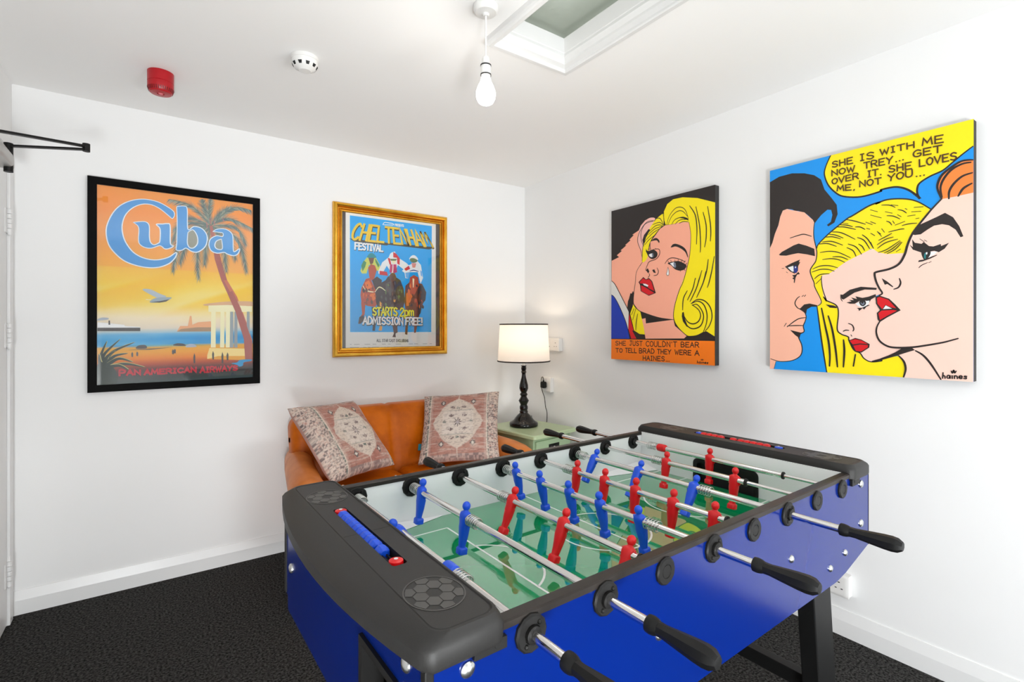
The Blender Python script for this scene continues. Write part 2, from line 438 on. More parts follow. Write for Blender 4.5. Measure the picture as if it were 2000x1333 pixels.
# end caps with football emblems, scoring slot and beads
def cap_outline(a_in, a_out, b0, b1, r, bulge):
    pts = []
    for (ca, cb, t0) in ((a_in - r, b1 - r, 0), (a_out + r, b1 - r, 90)):
        pts += arc(ca, cb, r, t0, t0 + 90, 5)
    k = 14
    pts += [(a_out, b1 - r + (b0 + r - b1 + r) * i / k) for i in range(1, k)]
    for (ca, cb, t0) in ((a_out + r, b0 + r, 180), (a_in - r, b0 + r, 270)):
        pts += arc(ca, cb, r, t0, t0 + 90, 5)
    pts += [(a_in, b0 + r + (b1 - r - b0 - r) * i / k) for i in range(1, k)]
    mid, hw = (b0 + b1) / 2, (b1 - b0) / 2
    return [(a - bulge * max(0, 1 - ((b - mid) / hw) ** 2) * min(1, max(0, (a_in - a) / (a_in - a_out))), b) for a, b in pts]

HEXS = [(3 ** .5 * math.cos(math.radians(t)), 3 ** .5 * math.sin(math.radians(t))) for t in range(0, 360, 60)]
def emblem(ca, cb, r, z, f):
    e = MB(); s_ = r * 0.30
    cells = [(0, 0)] + [(x * 0.98, y * 0.98) for x, y in HEXS] + [(x * 1.96, y * 1.96) for x, y in HEXS] + [(3 * math.cos(math.radians(t)), 3 * math.sin(math.radians(t))) for t in range(30, 390, 60)]
    dark = {0, 7, 8, 9, 10, 11, 12}
    for i, (x, y) in enumerate(cells):
        if i in dark: continue
        pts = []
        for k in range(6):
            t = math.radians(30 + 60 * k)
            q = Vector(((x + 0.93 * math.cos(t)) * s_, (y + 0.93 * math.sin(t)) * s_))
            if q.length > r: q *= r / q.length
            pts.append((f(ca + q.x), cb + q.y * 1.15))
        area = sum(pts[j][0] * pts[(j + 1) % 6][1] - pts[(j + 1) % 6][0] * pts[j][1] for j in range(6))
        if abs(area) > 1e-5: e.prism(pts, z, z + 0.0005)
    n = 40
    for i in range(n):
        t0, t1 = 2 * PI * i / n, 2 * PI * (i + 1) / n
        pt = lambda t, rr: (f(ca + rr * math.cos(t)), cb + rr * 1.15 * math.sin(t))
        e.prism([pt(t0, r * 1.03), pt(t1, r * 1.03), pt(t1, r * 1.08), pt(t0, r * 1.08)], z, z + 0.0006)
    return e

def end_cap(f, z_add, bead_m, end_m, beads, lbl):
    """f mirrors the a coordinate for the far cap"""
    b0, b1 = -0.010, W + 0.010
    ou = cap_outline(-0.044, -0.166, b0, b1, 0.018, 0.042)
    insd = cap_outline(-0.049, -0.148, b0 + 0.008, b1 - 0.008, 0.022, 0.002)
    in1 = cap_outline(-0.052, -0.145, b0 + 0.0125, b1 - 0.0125, 0.020, 0.002); ing = cap_outline(-0.0535, -0.1435, b0 + 0.0145, b1 - 0.0145, 0.0195, 0.002)
    ins2 = cap_outline(-0.055, -0.142, b0 + 0.0165, b1 - 0.0165, 0.019, 0.002)
    lo = [(a + (0.006 if a < -0.1 else -0.001), min(max(b, b0 + .003), b1 - .003)) for a, b in ou]
    mb = MB()
    R = lambda pts, z: [(f(a), b, z + z_add) for a, b in pts]
    mid = [((a + c) / 2, (b + d_) / 2) for (a, b), (c, d_) in zip(ou, insd)]
    soft_ = [(a + (c - a) * 0.2, b + (d_ - b) * 0.2) for (a, b), (c, d_) in zip(ou, insd)]
    mb.loft([R(lo, 0.834), R(ou, 0.840), R(ou, 0.860), R(soft_, 0.8655), R(mid, 0.8695), R(insd, 0.8752), R(in1, 0.8756), R(ing, 0.8735), R(ins2, 0.8745)], cap1=False)
    SL = (-0.116, -0.090, 0.200, 0.508)       # slot
    slot = rrect(SL[0], SL[1], SL[2], SL[3], 0.006, 3)
    bm = bmesh.new(); es = []
    for lp in (ins2, slot):
        vs = [bm.verts.new((p[0], p[1], 0)) for p in lp]
        es += [bm.edges.new((vs[i], vs[(i + 1) % len(vs)])) for i in range(len(vs))]
    bmesh.ops.triangle_fill(bm, edges=es, use_beauty=True); bm.verts.index_update()
    mb.add([(f(v.co.x), v.co.y, 0.8745 + z_add) for v in bm.verts], [[v.index for v in q.verts] for q in bm.faces]); bm.free()
    mb.loft([R(slot, 0.8745), R(slot, 0.852)], cap0=False, m=1)
    # inner drop lip and clips hooked over the side panels
    mb.box(min(f(-0.050), f(-0.044)), max(f(-0.050), f(-0.044)), 0.0205, W - 0.0205, 0.812 + z_add, 0.850 + z_add)
    for a0, a1 in ((-0.1415, -0.1185), (-0.0875, -0.0555)):
        mb.box(min(f(a0), f(a1)), max(f(a0), f(a1)), 0.3575, 0.3585, 0.8744 + z_add, 0.8747 + z_add, 1)
    cap = tpart(mb, 'end_cap', [M_cap, M_hole], smooth=38, label=lbl)
    for bs, bb in ((-0.007, -0.0005), (W + 0.0005, W + 0.007)):
        cl = MB(); cl.box(min(f(-0.095), f(-0.044)), max(f(-0.095), f(-0.044)), bs, bb, 0.826 if z_add == 0 else 0.824, 0.842)
        cl.cyl(0.004, bs - 0.001 if bs < 0 else bb, bs if bs < 0 else bb + .001, 12, 'y', (f(-0.060), 0, 0.834))
        cl.build('clip', M_black, cap, TO, smooth=0, bevel=0.002)
    for cb in (0.092, 0.598):
        emblem(-0.1005, cb, 0.040, 0.8746 + z_add, f).build('football_emblem', M_emb, cap, TO, smooth=0, label='pale grey printed football emblem')
    sr = MB()
    for da in (-0.004, 0.004): sr.cyl(0.0016, SL[2] + .001, SL[3] - .001, 8, 'y', (f(-0.104) + da, 0, 0.866 + z_add))
    sr.build('scoring_wire', M_blk, cap, TO)
    for cb in (SL[2] + 0.016, SL[3] - 0.016):
        e = MB(); e.lathe([(0.006, -0.012), (0.0115, -0.010), (0.0125, 0.0), (0.0115, 0.008), (0.005, 0.010)], 20, 'z', (f(-0.104), cb, 0.868 + z_add)); e.lathe([(0.0035, 0.0), (0.0035, 0.0005)], 10, 'z', (f(-0.104), cb, 0.8782 + z_add), 1)
        e.build('slot_end_stop', [end_m, M_pwhite], cap, TO)
    for cb in beads:
        e = MB(); e.lathe([(0.006, -0.0105), (0.0108, -0.0085), (0.0122, 0.0), (0.0108, 0.0085), (0.006, 0.0105)], 8, 'y', (f(-0.104), cb, 0.868 + z_add), ph=PI / 8)
        e.build('score_bead', bead_m, cap, TO, smooth=0)
    return cap
end_cap(lambda a: a, 0.0, M_pblue, M_red, [0.4735 - 0.0212 * i for i in range(9)] + [0.274], 'black end cap with blue score beads')
end_cap(lambda a: 1.06 - a, 0.004, M_red, M_pblue, [0.4735 - 0.0212 * i for i in range(4)] + [0.365] + [0.338 - 0.0212 * i for i in range(5)], 'black end cap with red score beads')

# legs and crossbars
for a, sa in ((0.06, -1), (1.0, 1)):
    for b, sb in ((0.050, 1), (W - 0.050, -1)):
        l = MB(); t = 0.022
        top, bot = 0.70, 0.012
        ring = lambda z: [(a + sa * (0.60 - z) * 0.13 + da, b + db, z) for da, db in ((-0.050, -t), (0.050, -t), (0.050, t), (-0.050, t))]
        l.loft([ring(bot), ring(top)])
        leg = tpart(l, 'leg', M_blk, smooth=0, bevel=0.003)
        f_ = MB(); f_.cyl(0.028, 0.0, 0.013, 20, 'z', (a + sa * 0.0765, b, 0)); f_.build('foot', M_black, leg, TO)
    c = MB(); ca = a + sa * (0.60 - 0.30) * 0.13
    c.box(ca - 0.016, ca + 0.016, 0.0715, W - 0.0715, 0.26, 0.30)
    tpart(c, 'crossbar', M_blk, smooth=0, bevel=0.002)
u = MB(); u.box(EA0 + 0.02, EA1 - 0.02, 0.0195, W - 0.0195, 0.601, 0.606); tpart(u, 'underside_board', M_blk, smooth=0)

# bolts
def bolt(a, b, z, ax, r=0.011, sgn=-1):
    m_ = MB(); m_.lathe([(r, 0), (r * 0.95, sgn * 0.0025), (r * 0.7, sgn * 0.0048), (r * 0.3, sgn * 0.006), (0.0005, sgn * 0.0063)], 18, ax, (a, b, z))
    return tpart(m_, 'bolt', M_steel)
for a in (-0.102, 1.180):
    for z in (0.8165, 0.707): bolt(a, 0, z, 'y')
for a, z in ((1.072, 0.653), (0.980, 0.637), (0.769, 0.719), (0.0, 0.653), (0.092, 0.637), (0.285, 0.719)): bolt(a, 0, z, 'y', 0.009)
for b in (0.055, 0.661):
    for z in (0.8165, 0.708): bolt(EA0, b, z, 'x')

# rod bearings: ribbed discs with a hub where a rod passes, plain blanks elsewhere
NEAR = {0, 1, 3, 5}
def bearing(a, b, sgn, hub, r):
    m_ = MB(); n = 12
    m_.lathe([(r, 0), (r, sgn * 0.004), (r * 0.90, sgn * 0.0065), (r * 0.52, sgn * 0.0065), (r * 0.48, sgn * 0.005)], n, 'y', (a, b, ZR))
    if hub:
        m_.lathe([(0.0125, 0), (0.0125, sgn * 0.011), (0.0105, sgn * 0.012)], 18, 'y', (a, b, ZR))
        for t in (50, 230): m_.sphere(0.0036, (a + r * 0.66 * math.cos(math.radians(t)), b + sgn * 0.0065, ZR + r * 0.66 * math.sin(math.radians(t))), 8, 6)
    else:
        m_.lathe([(r * 0.5, sgn * 0.003), (r * 0.44, sgn * 0.0058), (0.001, sgn * 0.0058)], 18, 'y', (a, b, ZR))
    tpart(m_, 'bearing' if hub else 'blanking_disc', M_black, smooth=30)
for i in range(8):
    bearing(i * 0.15, 0.0, -1, i in NEAR, 0.0272 if i in NEAR else 0.0245)
    bearing(i * 0.15, W - 0.0197, -1, True, 0.0272)

# player figure (origin on the rod axis), one mesh for each team colour
def figure(m):
    p = MB()
    prof = [(-0.0800, .0095, .0090, .001), (-0.0790, .0110, .0108, .001), (-0.0680, .0112, .0108, .001), (-0.0655, .0098, .0090, .001), (-0.0640, .0078, .0072, 0), (-0.0500, .0088, .0082, 0), (-0.0350, .0112, .0094, 0), (-0.0220, .0132, .0106, 0), (-0.0120, .0128, .0104, 0),
            (-0.0040, .0138, .0112, 0), (0.0040, .0146, .0112, 0), (0.0090, .0138, .0098, 0), (0.0120, .0105, .0080, 0), (0.0140, .0060, .0058, 0), (0.0165, .0050, .0050, 0)]
    rings = []
    for z, rb, ra, fa in prof:
        k = 22; ring = []
        ex = 0.45 if z < -0.065 else 0.8
        for i in range(k):
            t = 2 * PI * i / k; ct, st = math.cos(t), math.sin(t)
            ring.append((fa + ra * math.copysign(abs(ct) ** ex, ct), rb * math.copysign(abs(st) ** ex, st), z))
        rings.append(ring)
    p.loft(rings)
    p.sphere(0.0094, (0, 0, 0.0245), 16, 12, sc=(1.0, 0.95, 1.08))
    for s_ in (1, -1):      # arms folded back beside the torso, leg split
        p.tube([(0.000, s_ * 0.0125, 0.009), (-0.002, s_ * 0.0148, 0.001), (0.001, s_ * 0.0138, -0.010), (0.006, s_ * 0.009, -0.014)], [.0035, .0040, .0036, .0030], 8)
        p.tube([(0.004, s_ * 0.0055, -0.018), (0.0035, s_ * 0.0050, -0.040), (0.001, s_ * 0.0042, -0.064)], [.0072, .0060, .0046], 8)
    return p.mesh('player_figure', m, smooth=50)
FIG = {'r': figure(M_red), 'b': figure(M_pblue)}
hp = [(0.0085, 0.0), (0.0125, 0.002), (0.0130, 0.008), (0.0122, 0.014), (0.0098, 0.020), (0.0096, 0.030), (0.0118, 0.052), (0.0142, 0.078), (0.0148, 0.092), (0.0136, 0.102), (0.0085, 0.110), (0.004, 0.1105)]
def handle_mesh(sgn):
    h = MB(); h.lathe([(r, sgn * d_) for r, d_ in hp[:5]], 20, 'y'); h.lathe([(r * 1.03, sgn * d_) for r, d_ in hp[4:]], 8, 'y', ph=PI / 8)
    return h.mesh('handle', M_blk, smooth=28)
HM = {-1: handle_mesh(-1), 1: handle_mesh(1)}
def spring_mesh():
    s_ = MB(); L, turns = 0.036, 5; pts = []
    for i in range(turns * 14 + 1):
        t = 2 * PI * i / 14
        pts.append((0.0122 * math.cos(t), -L / 2 + L * i / (turns * 14), 0.0122 * math.sin(t)))
    s_.tube(pts, 0.0013, 6)
    return s_.mesh('spring', M_steel, smooth=60)
SPR = spring_mesh()
ring_b = MB(); ring_b.lathe([(0.0085, -0.003), (0.0105, -0.002), (0.0105, 0.002), (0.0085, 0.003)], 18, 'y'); RING = ring_b.mesh('stop_ring', M_black)
def stopper_mesh(m):
    q = MB(); q.lathe([(0.0085, -0.019), (0.0128, -0.014), (0.0135, 0.0), (0.0128, 0.014), (0.0085, 0.019)], 20, 'y'); return q.mesh('rod_stopper', m)
STP = {'r': stopper_mesh(M_red), 'b': stopper_mesh(M_pblue)}
RODS = [  # team, tilt, figures, springs, handle start, stoppers, stop ring
    ('b', -38, [0.435], [0.668, 0.185], -0.073, [0.222], None),
    ('b', 8, [0.635, 0.420], [0.668, 0.385], -0.083, [], None),
    ('r', 22, [0.445, 0.260, 0.080], [0.478], 0.800, [], 0.052),
    ('b', -12, [0.626, 0.515, 0.400, 0.293, 0.175], [0.664, 0.142], -0.080, [], None),
    ('r', 8, [0.530, 0.420, 0.312, 0.197, 0.088], [0.564], 0.795, [], 0.058),
    ('b', 33, [0.605, 0.425, 0.240], [0.662, 0.206], -0.107, [], None),
    ('r', 11, [0.438, 0.211], [0.471], 0.920, [], 0.178),
    ('r', 5, [0.381], [0.608], 0.885, [0.566], 0.149)]
for i, (tm, tilt, figs, sprs, hs, stp, rg) in enumerate(RODS):
    r = MB(); inner, outer = 0.0052, 0.0078
    if tm == 'b':
        r.cyl(outer, hs - 0.005, figs[0] + 0.022, 18, 'y'); r.cyl(inner, figs[0] + 0.02, 0.80, 14, 'y')
    else:
        e = rg if rg is not None else figs[-1] - 0.03
        r.cyl(outer, e, hs + 0.005, 18, 'y'); r.cyl(inner, 0.0005, e + 0.01, 14, 'y')
    rod = r.build('rod', M_chrome, table, loc=(i * 0.15 - TA, -TB_, ZR), label='chrome telescopic rod with %s players' % ('blue' if tm == 'b' else 'red'))
    def sub(me, name, b, rot=(0, 0, 0), label=None):
        o = bpy.data.objects.new(name, me); COL.objects.link(o); o.parent = rod; o.location = (0, b, 0); o.rotation_euler = rot
        if label: o['label'] = label
    for b in figs: sub(FIG[tm], 'player_figure', b, (0, math.radians(tilt), 0), 'blue player figure' if tm == 'b' else 'red player figure')
    for b in sprs: sub(SPR, 'spring', b)
    for b in stp: sub(STP[tm], 'rod_stopper', b, label='blue rod stopper' if tm == 'b' else 'red rod stopper')
    if rg is not None: sub(RING, 'stop_ring', rg)
    sub(HM[-1 if tm == 'b' else 1], 'handle', hs, (0, 0.3 * i, 0), 'black plastic handle')

# ---------------------------------------------------------------- sofa
M_leather = mat('tan_leather', rgb(176, 92, 24), 0.38)
noise_col(M_leather, rgb(166, 76, 0), rgb(212, 108, 2), 5.0, 0.32, 0.70, 4); noise_bump(M_leather, 180, 0.12, 0.001)
M_leather2 = mat('tan_leather_worn', rgb(190, 112, 55), 0.36)
noise_col(M_leather2, rgb(186, 98, 30), rgb(224, 140, 76), 6.0, 0.32, 0.72, 4); noise_bump(M_leather2, 180, 0.12, 0.001)
for m_ in (M_leather, M_leather2): m_.node_tree.nodes['Principled BSDF'].inputs['Specular IOR Level'].default_value = 0.2
M_wood = mat('dark_stained_wood', (0.03, 0.015, 0.008, 1), 0.4)
SX, SY = -1.14, -0.42
sofa = thing('sofa', 'small tan leather two-seat sofa with rolled arms against the back wall', 'sofa', (SX, SY, 0))
so = (SX, SY, 0)
def back_fn(q, p):
    y = q.y; x = q.x; z = q.z
    y += -0.26 * (0.25 - z) * 0.8
    if p[1] < 0 or p[2] > 0.98:
        y += 0.010 * math.exp(-(x / 0.010) ** 2) if p[1] < 0 else 0
        z -= 0.006 * math.exp(-(x / 0.010) ** 2) if p[2] > 0.98 else 0
        if p[1] < -0.9: y -= 0.010 * abs(math.sin(min(1, abs(x) / 0.54) * PI)) * (1 - p[2] ** 4)
    if p[2] > 0.5: z -= 0.035 * max(0, abs(x) - 0.40) / 0.15 * (abs(x) > 0.40)
    return (x, y, z)
MB().soft(1.11, 0.15, 0.54, 0.055, 56, (SX, -0.118, 0.525), back_fn).build('backrest', M_leather, sofa, so, smooth=60)
def seat_fn(q, p):
    z = q.z + (0.022 * (1 - p[0] ** 2) * (1 - p[1] ** 2) if p[2] > 0 else 0)
    return (q.x, q.y, z)
for s_ in (-1, 1):
    MB().soft(0.500, 0.50, 0.15, 0.04, 16, (SX + s_ * 0.2515, -0.50, 0.365), seat_fn).build('seat_cushion', M_leather, sofa, so, smooth=60)
MB().soft(1.00, 0.66, 0.22, 0.03, 10, (SX, -0.42, 0.185)).build('base', M_leather, sofa, so, smooth=60)
for s_ in (-1, 1):
    sec = [(-0.065, 0.10), (-0.068, 0.30), (-0.070, 0.46), (-0.072, 0.50)]
    sec += [(0.0 + 0.074 * math.cos(math.radians(t)), 0.520 + 0.078 * math.sin(math.radians(t))) for t in range(180, -61, -15)]
    sec += [(0.040, 0.43), (0.044, 0.30), (0.044, 0.10)]
    rings = []
    for y, kx, dz, sh in ((-0.060, .93, 0, 0), (-0.075, 1, 0, 0), (-0.25, 1, 0.0, 0), (-0.42, 1.02, -.002, 0), (-0.60, 1.06, -.010, 0.0), (-0.69, 1.06, -.020, 0), (-0.735, 1.02, -.030, 0), (-0.758, 0.88, -.045, 0), (-0.768, 0.6, -.075, 0)):
        cx = SX + s_ * (0.488 + 0.096 * min(1, max(0, (-0.06 - y) / 0.58)) ** 0.8)
        rings.append([(cx + s_ * x * kx, y, z + dz * max(0, (z - 0.1) / 0.5)) for x, z in sec])
    MB().loft(rings).build('armrest', M_leather2, sofa, so, smooth=60)
    for y in (-0.12, -0.68):
        MB().lathe([(0.018, 0.0), (0.028, 0.11)], 14, 'z', (SX + s_ * 0.50, y, 0)).build('foot', M_wood, sofa, so)

# ---------------------------------------------------------------- patterned cushions
def hash2(i, j):
    t = math.sin(i * 127.1 + j * 311.7) * 43758.5453
    return t - math.floor(t)
def vnoise(x, y):
    i, j = math.floor(x), math.floor(y); a, b = x - i, y - j
    a = a * a * (3 - 2 * a); b = b * b * (3 - 2 * b)
    return (hash2(i, j) * (1 - a) + hash2(i + 1, j) * a) * (1 - b) + (hash2(i, j + 1) * (1 - a) + hash2(i + 1, j + 1) * a) * b
def mixc(a, b, t):
    t = max(0, min(1, t)); return tuple(a[k] * (1 - t) + b[k] * t for k in range(3))
CREAM, PINK, RUST, DK, GRN = (216, 200, 186), (202, 170, 160), (172, 112, 98), (70, 58, 62), (86, 100, 94)
def kilim(u, v, seed, wide):
    bl, br = (-0.60, 0.93) if wide else (-0.80, 0.76)     # where the dark border lines run
    un = (u - (bl + br) / 2) / ((br - bl) / 2)
    if un < -1 or un > 1:
        c = mixc(CREAM, PINK, 0.5)
        k = hash2(math.floor(u * 40) + seed, math.floor(v * 36))
        if k > 0.62: c = mixc(c, DK, 0.75)
        elif k > 0.5: c = mixc(c, RUST, 0.6)
        if abs(v) % 0.27 < 0.03: c = mixc(c, CREAM, 0.6)
    else:
        du, dv = abs(un), abs(v)
        md = max(du / 0.80, (du * 0.62 + max(0, dv - 0.16) * 0.85) / 0.50 + 0.10 * math.sin(dv * 9))
        c = CREAM if md < 1 else RUST
        if md < 1 and (du < 0.50 and dv < 0.36): c = mixc(CREAM, (226, 214, 204), 0.8)
        if abs(md - 1) < 0.03: c = mixc(CREAM, PINK, 0.2)
        if dv > 0.86: c = mixc(PINK, DK, 0.5 if hash2(math.floor(u * 22), math.floor(v * 22) + seed) > 0.5 else 0.1)
        if md >= 1 and un * un > 0.72: c = mixc(c, PINK, 0.5)
        # small lozenges in the corner fields
        for a in (-0.50, 0.50):
            for b in (-0.60, 0.60):
                q = abs(un - a) + abs(v - b)
                if q < 0.10: c = DK if q > 0.05 else (226, 226, 214)
        # central star and sprigs
        rr = math.hypot(un, v); th = math.atan2(v, un)
        if rr < 0.045: c = (190, 176, 180)
        elif rr < 0.085 + 0.045 * math.cos(8 * th): c = DK
        for a, b, s_ in ((0.22, 0.2, 0), (-0.22, 0.2, 0), (0.22, -0.2, 0), (-0.22, -0.2, 0), (0.43, 0.02, 1), (-0.43, 0.02, 1), (0.18, 0.44, 0), (-0.18, 0.44, 0), (0.18, -0.44, 0), (-0.18, -0.44, 0), (0, -0.42, 1), (0, 0.42, 1)):
            q = math.hypot((un - a) * (1 if s_ else 0.7), (v - b) * 1.6)
            if q < 0.06 and hash2(math.floor(u * 50), math.floor(v * 50)) > 0.2: c = GRN if s_ else mixc(DK, PINK, 0.35)
        if abs(v) > 0.34 and abs(v) < 0.355 and du < 0.5: c = mixc(c, GRN, 0.4)
        # narrow vertical stem above and below the medallion
        if du < 0.02 and dv > 0.6: c = CREAM
        if du > 0.965: c = GRN if hash2(math.floor(v * 40), seed) > 0.25 else CREAM
        elif du > 0.92: c = CREAM
    n1 = vnoise(u * 5 + seed, v * 46); n2 = vnoise(u * 28 + seed, v * 60); n3 = vnoise(u * 3, v * 3 + seed)
    c = mixc(c, CREAM, 0.95 * max(0, n1 - 0.40) + 0.35 * n3)
    c = mixc(c, (96, 74, 72), 0.75 * max(0, n2 - 0.52))
    return c
M_kilim = mat('faded_kilim_weave', (0.5, 0.4, 0.35, 1), 0.9)
_n, _l, _p = nodes(M_kilim)
_a = _n.new('ShaderNodeAttribute'); _a.attribute_name = 'Col'; _l.new(_a.outputs['Color'], _p.inputs['Base Color'])
noise_bump(M_kilim, 260, 0.5, 0.002)
M_teal = mat('teal_woven_tag', rgb(0, 110, 130), 0.7)

def cushion(label, loc, rot, w, h, seed, wide):
    N = 110; vs = []; fs = []; cols = []
    def pos(u, v, side):
        x = u * w / 2 * (1 - 0.055 * (1 - v * v) * u * u); z = v * h / 2 * (1 - 0.055 * (1 - u * u) * v * v)
        t = ((1 - u ** 4) * (1 - v ** 4)) ** 0.55 * 0.062
        wr = 0.004 * (vnoise(u * 4 + seed, v * 4) - 0.5) + 0.003 * math.sin((u + v) * 9 + seed) * (abs(u * v))
        return (x, -side * (t + 0.0015) + wr, z)
    for side in (1, -1):
        o = len(vs)
        for j in range(N + 1):
            for i in range(N + 1):
                u, v = 2 * i / N - 1, 2 * j / N - 1
                vs.append(pos(u, v, side)); cc = kilim(u, v, seed, wide) if side == 1 else mixc(PINK, RUST, 0.4)
                cols.append(rgb(*cc))
        for j in range(N):
            for i in range(N):
                a = o + j * (N + 1) + i
                q = [a, a + 1, a + N + 2, a + N + 1]
                fs.append(q if side == 1 else q[::-1])
    # close the seam
    M2 = (N + 1) ** 2
    rim = [i for i in range(N + 1)] + [(N + 1) * j + N for j in range(1, N + 1)] + [(N + 1) * N + i for i in range(N - 1, -1, -1)] + [(N + 1) * j for j in range(N - 1, 0, -1)]
    for k in range(len(rim)):
        a, b = rim[k], rim[(k + 1) % len(rim)]
        fs.append([b, a, a + M2, b + M2])
    me = bpy.data.meshes.new('cushion'); me.from_pydata(vs, [], fs); me.materials.append(M_kilim)
    at = me.color_attributes.new('Col', 'FLOAT_COLOR', 'POINT')
    at.data.foreach_set('color', [x for c in cols for x in c])
    me.polygons.foreach_set('use_smooth', [True] * len(me.polygons)); me.update()
    o = bpy.data.objects.new('cushion', me); COL.objects.link(o); o.location = loc; o.rotation_euler = [math.radians(q) for q in rot]
    return tag(o, label, 'cushion', 'patterned cushions on the sofa')
cushion('faded kilim patterned cushion slumped over the left arm of the tan sofa', (-1.488, -0.411, 0.679), (-43.1, 2.3, 28.7), 0.45, 0.45, 3, True)
c2 = cushion('faded kilim patterned cushion propped upright at the right end of the sofa', (-0.806, -0.432, 0.665), (-37.8, -4.4, -38.7), 0.47, 0.45, 8, False)
t = MB(); t.box(-0.243, -0.214, -0.002, 0.002, -0.135, -0.095); t.build('fabric_tag', M_teal, c2, smooth=0, label='small teal sewn-in tag')

# ---------------------------------------------------------------- green side table
M_green = mat('sage_green_paint', rgb(160, 184, 146), 0.35); noise_bump(M_green, 30, 0.05, 0.001)
M_greent = mat('pale_sage_paint', rgb(182, 200, 158), 0.3)
STC, STR = (-0.262, -0.405), math.radians(8)
st = thing('side_table', 'sage green painted bedside table with a black cup pull, between sofa and corner', 'side table', (STC[0], STC[1], 0), STR)
def top_slab():
    r0 = rrect(-0.20, 0.20, -0.235, 0.235, 0.02); r1 = rrect(-0.193, 0.193, -0.228, 0.228, 0.018)
    return MB().loft([[(x, y, 0.572) for x, y in r1], [(x, y, 0.577) for x, y in r0], [(x, y, 0.594) for x, y in r0], [(x, y, 0.600) for x, y in r1]])
top_slab().build('table_top', M_greent, st, smooth=30)
b = MB(); b.box(-0.175, 0.175, -0.200, 0.210, 0.10, 0.572); b.build('carcass', M_green, st, smooth=0, bevel=0.004)
for z0, z1 in ((0.415, 0.555), (0.265, 0.405), (0.115, 0.255)):
    dr = MB(); dr.box(-0.160, 0.160, -0.212, -0.1995, z0, z1); dr = dr.build('drawer_front', M_green, st, smooth=0, bevel=0.004)
    hd = MB(); zc = (z0 + z1) / 2 + 0.02
    rings = []
    for i in range(9):
        t_ = PI * i / 8; rings.append([(-0.042 * math.cos(t_), -0.212 - 0.026 * math.sin(t_) * k_ , zc + q_) for k_, q_ in ((0, 0.016), (0.55, 0.014), (0.9, 0.006), (1.0, -0.010), (0.88, -0.010), (0.8, 0.004), (0, 0.008))])
    hd.loft(rings, cap0=True, cap1=True); hd.box(-0.048, 0.048, -0.2145, -0.2118, zc - 0.012, zc + 0.020)
    hd.build('cup_pull', M_blk, dr, smooth=50)
for x in (-0.155, 0.155):
    for y in (-0.18, 0.19):
        MB().lathe([(0.014, 0), (0.02, 0.10)], 12, 'z', (x, y, 0)).build('foot', M_green, st)

# ---------------------------------------------------------------- table lamp
M_lampb = mat('black_gloss_turned_wood', (0.006, 0.005, 0.005, 1), 0.10, **{'Coat Weight': 0.15, 'Coat Roughness': 0.05, 'Specular IOR Level': 0.35})
M_brass = mat('pale_metal_fitting', (0.8, 0.78, 0.72, 1), 0.3, 0.6)
M_trim = mat('black_ribbon_trim', (0.02, 0.016, 0.014, 1), 0.7)
M_shade = bpy.data.materials.new('white_fabric_shade'); M_shade.use_nodes = True
_n = M_shade.node_tree.nodes; _l = M_shade.node_tree.links; _n.remove(_n['Principled BSDF'])
_d = _n.new('ShaderNodeBsdfDiffuse'); _t = _n.new('ShaderNodeBsdfTranslucent'); _m = _n.new('ShaderNodeMixShader')
_d.inputs[0].default_value = (0.86, 0.835, 0.81, 1); _t.inputs[0].default_value = (0.90, 0.85, 0.80, 1); _m.inputs[0].default_value = 0.45
_l.new(_d.outputs[0], _m.inputs[1]); _l.new(_t.outputs[0], _m.inputs[2]); _l.new(_m.outputs[0], _n['Material Output'].inputs[0])
LX, LY, LZ = -0.28, -0.36, 0.6012
lamp = thing('table_lamp', 'table lamp with black turned base and white drum shade edged in black', 'lamp', (LX, LY, LZ))
prof = [(0.093, 0.0), (0.095, 0.006), (0.095, 0.020), (0.090, 0.026), (0.082, 0.030), (0.068, 0.040), (0.056, 0.056), (0.042, 0.072), (0.031, 0.082), (0.027, 0.086), (0.0285, 0.096), (0.024, 0.104), (0.0275, 0.116), (0.0275, 0.128), (0.022, 0.140), (0.025, 0.148), (0.035, 0.168),
        (0.025, 0.184), (0.019, 0.196), (0.023, 0.203), (0.0265, 0.208), (0.022, 0.217), (0.018, 0.222), (0.024, 0.232), (0.030, 0.250), (0.0285, 0.272), (0.022, 0.298), (0.0155, 0.322), (0.0125, 0.342), (0.014, 0.352), (0.0185, 0.358), (0.014, 0.366), (0.0165, 0.376), (0.018, 0.388), (0.0135, 0.393), (0.0185, 0.398), (0.0185, 0.402), (0.008, 0.403)]
MB().lathe(prof, 36).build('lamp_base', M_lampb, lamp, smooth=40)
MB().lathe([(0.009, 0.402), (0.009, 0.425), (0.014, 0.43), (0.014, 0.47), (0.010, 0.475)], 16).build('lamp_holder', M_brass, lamp)
def shade_r(z): return 0.1735 + (0.1595 - 0.1735) * (z - 0.432) / (0.676 - 0.432)
sh = MB(); sh.lathe([(shade_r(0.432), 0.432), (shade_r(0.676), 0.676)], 64); sh.f = sh.f[:-2]; sh.m = sh.m[:-2]; sh.c = sh.c[:-2]
sh_o = sh.build('lamp_shade', M_shade, lamp, label='white fabric drum shade', fix=False)
for z in (0.432, 0.676):
    q = MB(); r_ = shade_r(z); q.tube([(r_ * math.cos(2 * PI * i / 64), r_ * math.sin(2 * PI * i / 64), z) for i in range(65)], 0.0042, 8)
    q.build('shade_trim', M_trim, sh_o, label='black ribbon edge of the shade')
q = MB()
for i in range(3): q.tube([(0.010, 0, 0.462), (shade_r(0.455) * math.cos(i * 2.094 + 0.4), shade_r(0.455) * math.sin(i * 2.094 + 0.4), 0.455)], 0.0015, 6)
q.build('shade_carrier', M_brass, lamp)
